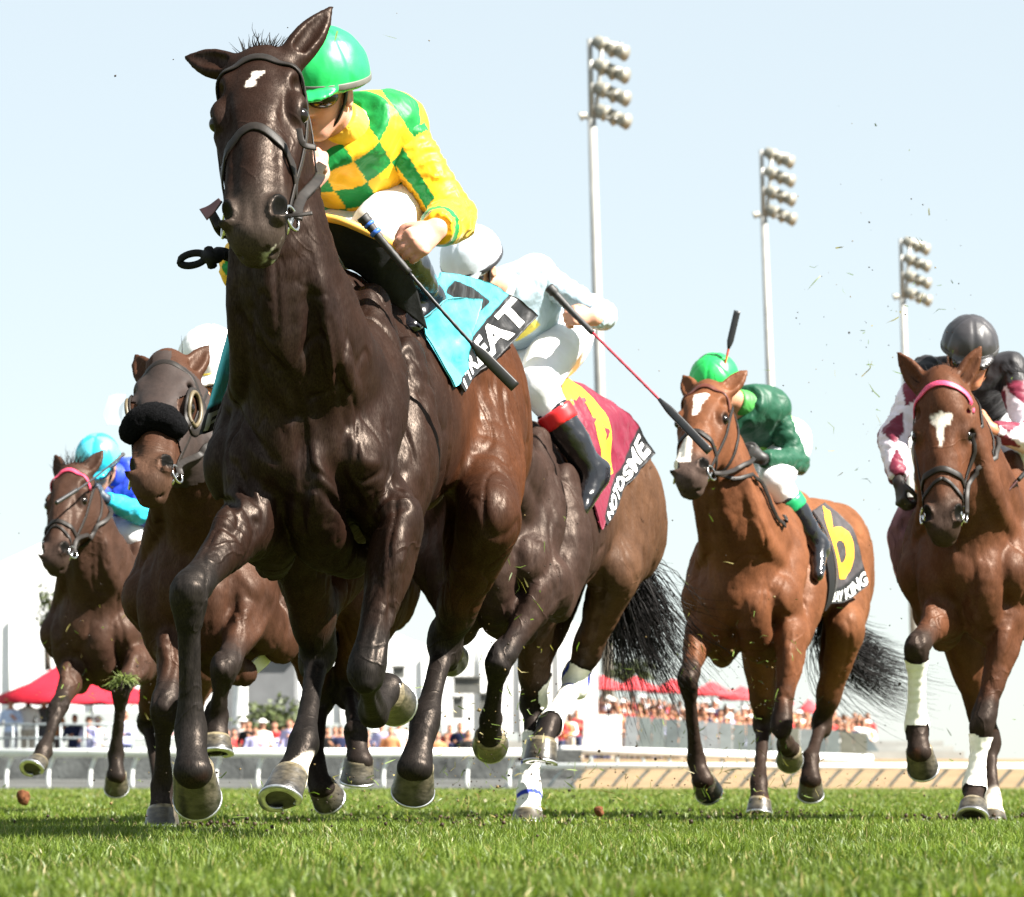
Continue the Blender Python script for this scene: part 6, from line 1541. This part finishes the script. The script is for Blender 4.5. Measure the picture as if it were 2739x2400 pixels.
# spectators
def spectator(top, bottom, skin, hair, hat=None, seed=0):
    S = Sdf(); r = np.random.default_rng(seed)
    S.tube([(-0.09, 0, 0.05), (-0.10, 0, 0.85)], [0.06, 0.09], k=0.03); S.tube([(0.09, 0, 0.05), (0.10, 0, 0.85)], [0.06, 0.09], k=0.03)
    S.tube([(0, 0, 0.9), (0, 0, 1.15), (0, 0, 1.38)], [(0.17, 0.12), (0.16, 0.11), (0.19, 0.11)], k=0.05, u=V(1, 0, 0))
    a = r.uniform(0.0, 0.25); S.tube([(-0.2, 0, 1.38), (-0.27, -0.02, 1.1), (-0.2 + a * 0.5, -0.22, 0.98 + a)], [0.06, 0.05, 0.04], k=0.03); b = r.uniform(0.0, 0.35)
    S.tube([(0.2, 0, 1.38), (0.27, -0.02, 1.1), (0.2 - b * 0.4, -0.22, 0.98 + b)], [0.06, 0.05, 0.04], k=0.03)
    S.tube([(0, 0, 1.40), (0, -0.01, 1.52)], [0.06, 0.06], k=0.03); S.ell((0, -0.015, 1.62), (0.078, 0.095, 0.115), k=0.02); S.ell((0, -0.11, 1.60), (0.015, 0.02, 0.02), k=0.01)
    if hat is not None: S.ell((0, -0.01, 1.695), (0.17, 0.18, 0.018), k=0.01); S.ell((0, 0, 1.72), (0.095, 0.105, 0.07), k=0.02)
    v, f = S.mesh(0.028); z = v[:, 2]; c = np.where((z < 0.92)[:, None], np.array(bottom)[None], np.array(top)[None])
    hd = (z > 1.45) & (np.abs(v[:, 0]) < 0.2); c[hd] = skin; c[(z > 1.66) & hd | (z > 1.58) & hd & (v[:, 1] > 0.03)] = hair
    if hat is not None: c[(z > 1.672)] = hat
    c[(z < 1.45) & (v[:, 1] < -0.17)] = skin
    me = mesh_np(v, f, 'spectator'); set_col(me, c); return me
CROWD = mat('crowd', None, rough=0.8, spec=0.1, namt=0.15, nscale=5)
sk = [(0.42, 0.22, 0.15), (0.46, 0.25, 0.17), (0.10, 0.05, 0.03), (0.38, 0.19, 0.12)]
kinds = [('pale blue shirt and a straw hat', spectator((0.42, 0.50, 0.68), (0.3, 0.3, 0.32), sk[0], (0.1, 0.06, 0.03), (0.42, 0.27, 0.10), 1)),
         ('white shirt', spectator((0.72, 0.72, 0.70), (0.45, 0.40, 0.33), sk[2], (0.01, 0.01, 0.01), None, 2)),
         ('dark grey top', spectator((0.06, 0.062, 0.065), (0.05, 0.05, 0.06), sk[1], (0.42, 0.24, 0.17), None, 3)),
         ('navy jacket', spectator((0.02, 0.025, 0.06), (0.04, 0.04, 0.05), sk[3], (0.05, 0.03, 0.02), None, 4)),
         ('red top', spectator((0.45, 0.05, 0.05), (0.05, 0.06, 0.12), sk[0], (0.06, 0.03, 0.02), None, 5)),
         ('orange tan top', spectator((0.50, 0.22, 0.10), (0.12, 0.1, 0.1), sk[1], (0.16, 0.08, 0.03), None, 6)),
         ('lilac top', spectator((0.42, 0.42, 0.62), (0.05, 0.06, 0.12), sk[0], (0.10, 0.06, 0.03), None, 7)),
         ('black top', spectator((0.02, 0.02, 0.02), (0.03, 0.03, 0.04), sk[3], (0.02, 0.015, 0.01), None, 8)),
         ('white top and a white hat', spectator((0.68, 0.66, 0.64), (0.5, 0.5, 0.5), sk[1], (0.1, 0.06, 0.03), (0.75, 0.73, 0.7), 9))]
for nm, me in kinds: me.materials.append(CROWD); me.polygons.foreach_set('use_smooth', np.ones(len(me.polygons), dtype=bool))
def put(kind, px, heady, d, label, group, sc=1.0):
    p = at(px, heady, d); o = bpy.data.objects.new('spectator', kinds[kind][1]); COL.objects.link(o)
    o.location = (p[0], p[1], p[2] - 1.73 * sc); o.scale = (sc, sc, sc); o.rotation_euler = (0, 0, pr_.uniform(-0.6, 0.6)); tag(o, label, 'spectator', group)
for kd, x, y, lb in [(0, 30, 1868, 'man in a pale blue shirt and straw hat at the left edge'), (1, 76, 1862, 'dark skinned man in a white shirt beside the straw hat'), (2, 118, 1864, 'bald man in a dark grey top at the barrier'), (5, 145, 1878, 'spectator in an orange tan top beside the bald man'),
                     (3, 200, 1910, 'spectator in a navy jacket below the red parasol'), (6, 238, 1915, 'spectator in a lilac top between the far left horse\'s forelegs'), (8, 262, 1920, 'spectator in white left of the far left horse\'s straight foreleg'), (6, 335, 1900, 'spectator in a lilac top right of the straight foreleg'), (4, 428, 1895, 'spectator in a red top behind the far left horse\'s hind leg')]:
    put(kd, x, y, 94 + pr_.random(), lb, 'spectators at the left barrier')
for i in range(34):
    k = int(pr_.integers(3, 9)); put(k, 560 + i * 21 + pr_.uniform(-8, 8), 1935 + pr_.uniform(-14, 26), 98 + pr_.uniform(0, 6), 'spectator in %s %s in the middle crowd under the horses' % ('an' if kinds[k][0][0] == 'o' else 'a', kinds[k][0]), 'spectators in the middle crowd')
for i in range(220):
    f = (i % 55) / 55; row = i // 55; x = 1455 + 880 * f + pr_.uniform(-9, 9); top = 1850 + 62 * f + row * 17 * (1 - 0.6 * f)
    k = int(pr_.choice([1, 3, 4, 5, 5, 4, 6, 7, 8])); put(k, x, top + pr_.uniform(-8, 8), 128 - row * 3 + 10 * f, 'spectator in %s %s in the packed right hand crowd' % ('an' if kinds[k][0][0] == 'o' else 'a', kinds[k][0]), 'spectators in the right crowd')
# terrace under the right crowd
mb = MB()
for k in range(3): mb.box((at(1900, 1990, 126)[0], 131 - k * 3.0, 0.4 + 0.2 * (2 - k)), (16, 2.9, 1.4 - 0.0 * k))
tag(mb.build('terrace_steps', mat('terrace_concrete', (0.3, 0.3, 0.28), rough=0.9, namt=0.2, nscale=1), smooth=False), kind='structure')
# floodlight masts
flm = mat('galvanised', (0.28, 0.28, 0.265), rough=0.5, metal=0.2, namt=0.2, nscale=1.0); lampb = mat('lamp_body', (0.26, 0.25, 0.21), rough=0.5, metal=0.3, namt=0.2, nscale=2); lampf = mat('sunlit_lamp_glass', (0.85, 0.85, 0.83), rough=0.25, spec=0.6, namt=0.03); lampd = mat('dark_lamp_glass', (0.02, 0.025, 0.04), rough=0.3)  # white lens colour stands in for the sun reflecting off the glass
def mast(label, xt, yt, xb, yb, d, pxh):
    """xt,yt mast top; xb,yb a lower point on the mast; pxh: height of the lamp frame in photograph pixels"""
    t = at(xt, yt, d); b = at(xb, yb, d); g0 = b + (b - t) * ((b[2]) / (t[2] - b[2])); g0 = V(g0[0], g0[1], 0)
    r = empty('floodlight_mast', g0); tag(r, label, 'floodlight', 'floodlight masts'); m_ = d / FPX
    fr = t + (b - t) * (pxh / (yb - yt))
    mb = MB(); mb.tube([g0, fr + (g0 - fr) * 0.5, fr], [0.32, 0.26, 0.20], 16); mb.build('mast', flm, r)
    q = pxh / 210.0 * m_     # metres per photograph pixel of the first mast's frame
    mb = MB(); mb.tube([fr - V(0, 0, 0.1), t], [0.16, 0.13], 8); mb.tube([fr + V(10, 0, 4) * q, t + V(34, 0, 0) * q], 0.10, 8)
    for k in range(4): z = fr + (t - fr) * (0.04 + 0.31 * k); mb.tube([z, z + V(88, 4, -10) * q], 0.11, 8)
    mb.tube([fr + V(-30, 0, 8) * q, fr + V(10, 0, 0) * q], 0.12, 8); mb.build('frame', flm, r)
    def lamp(c, dr, s_, face):
        dr = unit(dr); mb = MB(); mb.tube([c - dr * 1.0 * s_, c - dr * 0.75 * s_, c - dr * 0.1 * s_, c + dr * 0.35 * s_, c + dr * 0.42 * s_], [0.3 * s_, 0.62 * s_, 0.72 * s_, 0.86 * s_, 0.88 * s_], 14); lb = mb.build('lamp', lampb, r)
        mb = MB(); mb.tube([c + dr * 0.42 * s_, c + dr * 0.50 * s_], [0.80 * s_, 0.72 * s_], 14); o = mb.build('lens', face, lb); o.matrix_parent_inverse = Matrix.Translation(-Vector(r.location))
    for k in range(4):
        z = t + (fr - t) * (0.10 + 0.285 * k)
        lamp(z + V(30, -3, 8) * q, V(0.75, -0.35, -0.5), 25 * q, lampf); lamp(z + V(58, 14, -2) * q, V(0.7, -0.3, -0.55), 25 * q, lampf); lamp(z + V(86, 4, -14) * q, V(0.80, -0.5, -0.35), 25 * q, lampf)
    lamp(fr + V(78, 0, -8) * q, V(0.8, -0.4, -0.45), 16 * q, lampf); lamp(fr + V(-26, 0, 8) * q, V(-0.95, -0.1, -0.3), 14 * q, lampd)
mast('tallest looking floodlight mast, nearest of the three', 1577, 105, 1604, 1040, 184, 215)
mast('middle floodlight mast above the green capped jockey', 2036, 402, 2060, 1020, 224, 180)
mast('farthest and lowest floodlight mast by the black capped jockey', 2409, 640, 2420, 960, 246, 160)
# ------------------------------------------------------------------ grass blades and flying turf
def blades(n, d0, d1, ln, wd, seed, power=1.0):
    r = np.random.default_rng(seed)
    d = d0 + (d1 - d0) * r.random(n) ** power; x = (r.random(n) - 0.5) * 2 * (d * 0.155 + 0.7)
    clump = fbm(np.stack([x * 2.2, d * 1.2, d * 0], 1), 3); keep = r.random(n) < (0.75 + 0.5 * clump); x, d, clump = x[keep], d[keep], clump[keep]; n = len(x)
    L = ln * (0.45 + 0.75 * r.random(n) ** 1.3) * (1 + 0.3 * clump); W = wd * r.uniform(0.6, 1.3, n)
    a = r.random(n) * 2 * math.pi; lean = r.uniform(0.05, 0.9, n); la = r.random(n) * 2 * math.pi
    base = np.stack([x, d, np.zeros(n)], 1); side = np.stack([np.cos(a), np.sin(a), np.zeros(n)], 1) * W[:, None] / 2
    ld = np.stack([np.cos(la), np.sin(la), np.zeros(n)], 1) * (L * lean)[:, None]
    up = np.stack([np.zeros(n), np.zeros(n), L], 1)
    mid = base + ld * 0.32 + up * 0.55; tip = base + ld * 1.0 + up * (1 - 0.35 * lean)[:, None]
    v = np.stack([base - side, base + side, mid + side * 0.8, mid - side * 0.8, tip], 1).reshape(-1, 3)
    o = np.arange(n)[:, None] * 5
    f = np.vstack([o + np.array([[0, 1, 2]]), o + np.array([[0, 2, 3]]), o + np.array([[3, 2, 4]])])
    t = r.random(n)[:, None]; g1, g2 = np.array((0.052, 0.092, 0.010)), np.array((0.140, 0.182, 0.031)); c = g1 * (1 - t) + g2 * t
    c = c * (1 + 0.25 * clump[:, None]); st = r.random(n) < 0.055; c[st] = np.array((0.34, 0.29, 0.13)) * r.uniform(0.6, 1.1, (st.sum(), 1))
    return v, f, np.repeat(c, 5, 0)
def grass_mat():
    m, nt, b = nodes('grass_blade'); a = N(nt, 'ShaderNodeAttribute', attribute_name='Col'); nt.links.new(a.outputs['Color'], b.inputs['Base Color'])
    b.inputs['Roughness'].default_value = 0.45; b.inputs['Specular IOR Level'].default_value = 0.3
    tr = N(nt, 'ShaderNodeBsdfTranslucent'); mx = mixmul(nt, a.outputs['Color'], (1.1, 1.25, 0.5, 1)); nt.links.new(mx, tr.inputs['Color'])
    ms = N(nt, 'ShaderNodeMixShader'); ms.inputs[0].default_value = 0.35; nt.links.new(b.outputs[0], ms.inputs[1]); nt.links.new(tr.outputs[0], ms.inputs[2])
    nt.links.new(ms.outputs[0], nt.nodes['Material Output'].inputs['Surface']); return m
GM = grass_mat()
Vs, Fs, Cs, o_ = [], [], [], 0
for args in ((195000, 5.2, 13.0, 0.044, 0.0040, 21, 1.15), (120000, 12.0, 30.0, 0.042, 0.0070, 22, 1.35), (30000, 28.0, 82.0, 0.040, 0.018, 23, 1.2)):
    v, f, c = blades(*args); Vs.append(v); Fs.append(f + o_); Cs.append(c); o_ += len(v)
me = mesh_np(np.vstack(Vs), np.vstack(Fs), 'grass'); set_col(me, np.clip(np.vstack(Cs), 0.003, 1))
tag(link('turf_grass', me, GM, smooth=False), 'short green turf grass covering the track', None, None, 'stuff')
# clippings and soil thrown up by the hooves
r = np.random.default_rng(77); Vs, Fs, Cs = [], [], []; o_ = 0
spots = [(330, 1900, 90, 200, 18.6, 130), (440, 1900, 40, 160, 18.0, 60), (1330, 1960, 110, 90, 13.5, 110), (1440, 2080, 160, 80, 14.2, 130), (1900, 1950, 130, 170, 16.3, 190), (2040, 1850, 70, 110, 16.6, 120), (2150, 2080, 260, 90, 16.0, 110), (2450, 1300, 160, 420, 16.0, 130), (2400, 900, 140, 260, 15.0, 90), (1000, 2080, 200, 60, 13.0, 50), (160, 1900, 120, 220, 17.6, 60), (1700, 1500, 200, 300, 15.4, 60), (900, 120, 300, 70, 9.8, 8), (1750, 2120, 420, 36, 14.6, 260), (1150, 2130, 260, 34, 13.4, 150), (700, 2120, 300, 40, 12.5, 70), (1360, 1600, 90, 160, 13.2, 90)]
for px, py, sx, sy, d, n in spots:
    for i in range(n):
        p = at(px + r.normal(0, sx), min(py + r.normal(0, sy), 2190), d + r.normal(0, 0.25)); 
        if p[2] < 0.03: continue
        if r.random() < 0.38:
            dv = unit(r.normal(0, 1, 3)); sd = unit(np.cross(dv, r.normal(0, 1, 3))); L = r.uniform(0.012, 0.055) * (1 if r.random() < 0.85 else 1.6); W = r.uniform(0.0012, 0.0026); bn = np.cross(dv, sd) * L * r.uniform(-0.3, 0.3)
            v = [p - dv * L / 2 - sd * W, p - dv * L / 2 + sd * W, p + bn + sd * W, p + bn - sd * W, p + dv * L / 2]; f = [[0, 1, 2], [0, 2, 3], [3, 2, 4]]
            c = np.array((0.11, 0.16, 0.03)) * r.uniform(0.5, 1.3) if r.random() < 0.7 else np.array((0.30, 0.25, 0.10))
        else:
            s_ = r.uniform(0.0012, 0.0042) * (1 if r.random() < 0.93 else 2.2); q = r.normal(0, 1, (3, 3)); q = np.linalg.qr(q)[0] * s_
            v = [p + q[0], p - q[0], p + q[1], p - q[1], p + q[2], p - q[2]]; f = [[0, 2, 4], [2, 1, 4], [1, 3, 4], [3, 0, 4], [2, 0, 5], [1, 2, 5], [3, 1, 5], [0, 3, 5]]
            c = np.array((0.035, 0.022, 0.014)) if r.random() < 0.75 else np.array((0.22, 0.15, 0.06))
        Vs += v; Fs += [[k + o_ for k in t] for t in f]; Cs += [c] * len(v); o_ += len(v)
for px, d, sx, n in [(1412, 14.9, 0.22, 150), (2600, 14.8, 0.2, 110), (2655, 15.9, 0.18, 90), (2031, 17.9, 0.2, 110), (434, 13.1, 0.2, 120), (1000, 12.2, 0.5, 120), (1750, 15.5, 0.9, 160)]:
    c0 = at(px, 2200, d)
    for i in range(n):
        p = V(c0[0] + r.normal(0, sx), d + r.normal(0, sx * 1.6), abs(r.normal(0.012, 0.012)) + 0.006); s_ = r.uniform(0.003, 0.011); q = np.linalg.qr(r.normal(0, 1, (3, 3)))[0] * s_
        v = [p + q[0], p - q[0], p + q[1], p - q[1], p + q[2], p - q[2]]; f = [[0, 2, 4], [2, 1, 4], [1, 3, 4], [3, 0, 4], [2, 0, 5], [1, 2, 5], [3, 1, 5], [0, 3, 5]]
        Vs += v; Fs += [[k + o_ for k in t] for t in f]; Cs += [np.array((0.05, 0.03, 0.017)) * r.uniform(0.5, 1.5)] * 6; o_ += 6
me = mesh_np(np.array(Vs), np.array(Fs), 'flying_turf'); set_col(me, np.array(Cs)); tag(link('flying_turf', me, GM, smooth=False), 'grass clippings and soil specks flying behind the hooves', None, None, 'stuff')
# single clods one can pick out
soil = mat('soil_clod', (0.11, 0.045, 0.022), rough=0.95, spec=0.05, namt=0.5, nscale=60, bamt=0.8, bscale=90, bdist=0.01)
for px, py, d, s_, lb in [(62, 2130, 18.5, 0.030, 'reddish clod of earth flying above the turf at the far left'), (1602, 2168, 14.0, 0.016, 'small reddish clod just right of the planted bandaged leg')]:
    S = Sdf(); p = at(px, py, d); S.ell(p, (s_, s_ * 0.8, s_ * 1.2)); S.ell(p + V(0.4, -0.2, -0.7) * s_, (s_ * 0.7,) * 3, k=0.01); v, f = S.mesh(s_ * 0.3); n_ = vnormals(v, f); v = v + n_ * (s_ * 0.25 * fbm(v * 0.9 / s_, 2))[:, None]
    tag(link('earth_clod', mesh_np(v, f, 'earth_clod'), soil), lb, 'clod', 'flying clods')
# sod hanging on the far left horse's raised knee
r2 = empty('torn_grass_tuft', at(330, 1822, 18.95)); tag(r2, 'torn tuft of green grass on the far left horse\'s bent knee', 'grass tuft')
link('blades', strands([at(302, 1826, 18.97), at(325, 1814, 18.93), at(352, 1820, 18.97)], [V(-0.6, -0.3, -0.1), V(0.1, -0.4, 0.2), V(0.8, -0.2, -0.1)], 0.055, 110, 0.0035, V(0.1, 0, -0.9), 31, curl=0.1, spread=0.3), mat('tuft_green', (0.13, 0.17, 0.03), rough=0.6, namt=0.4, nscale=60), r2)
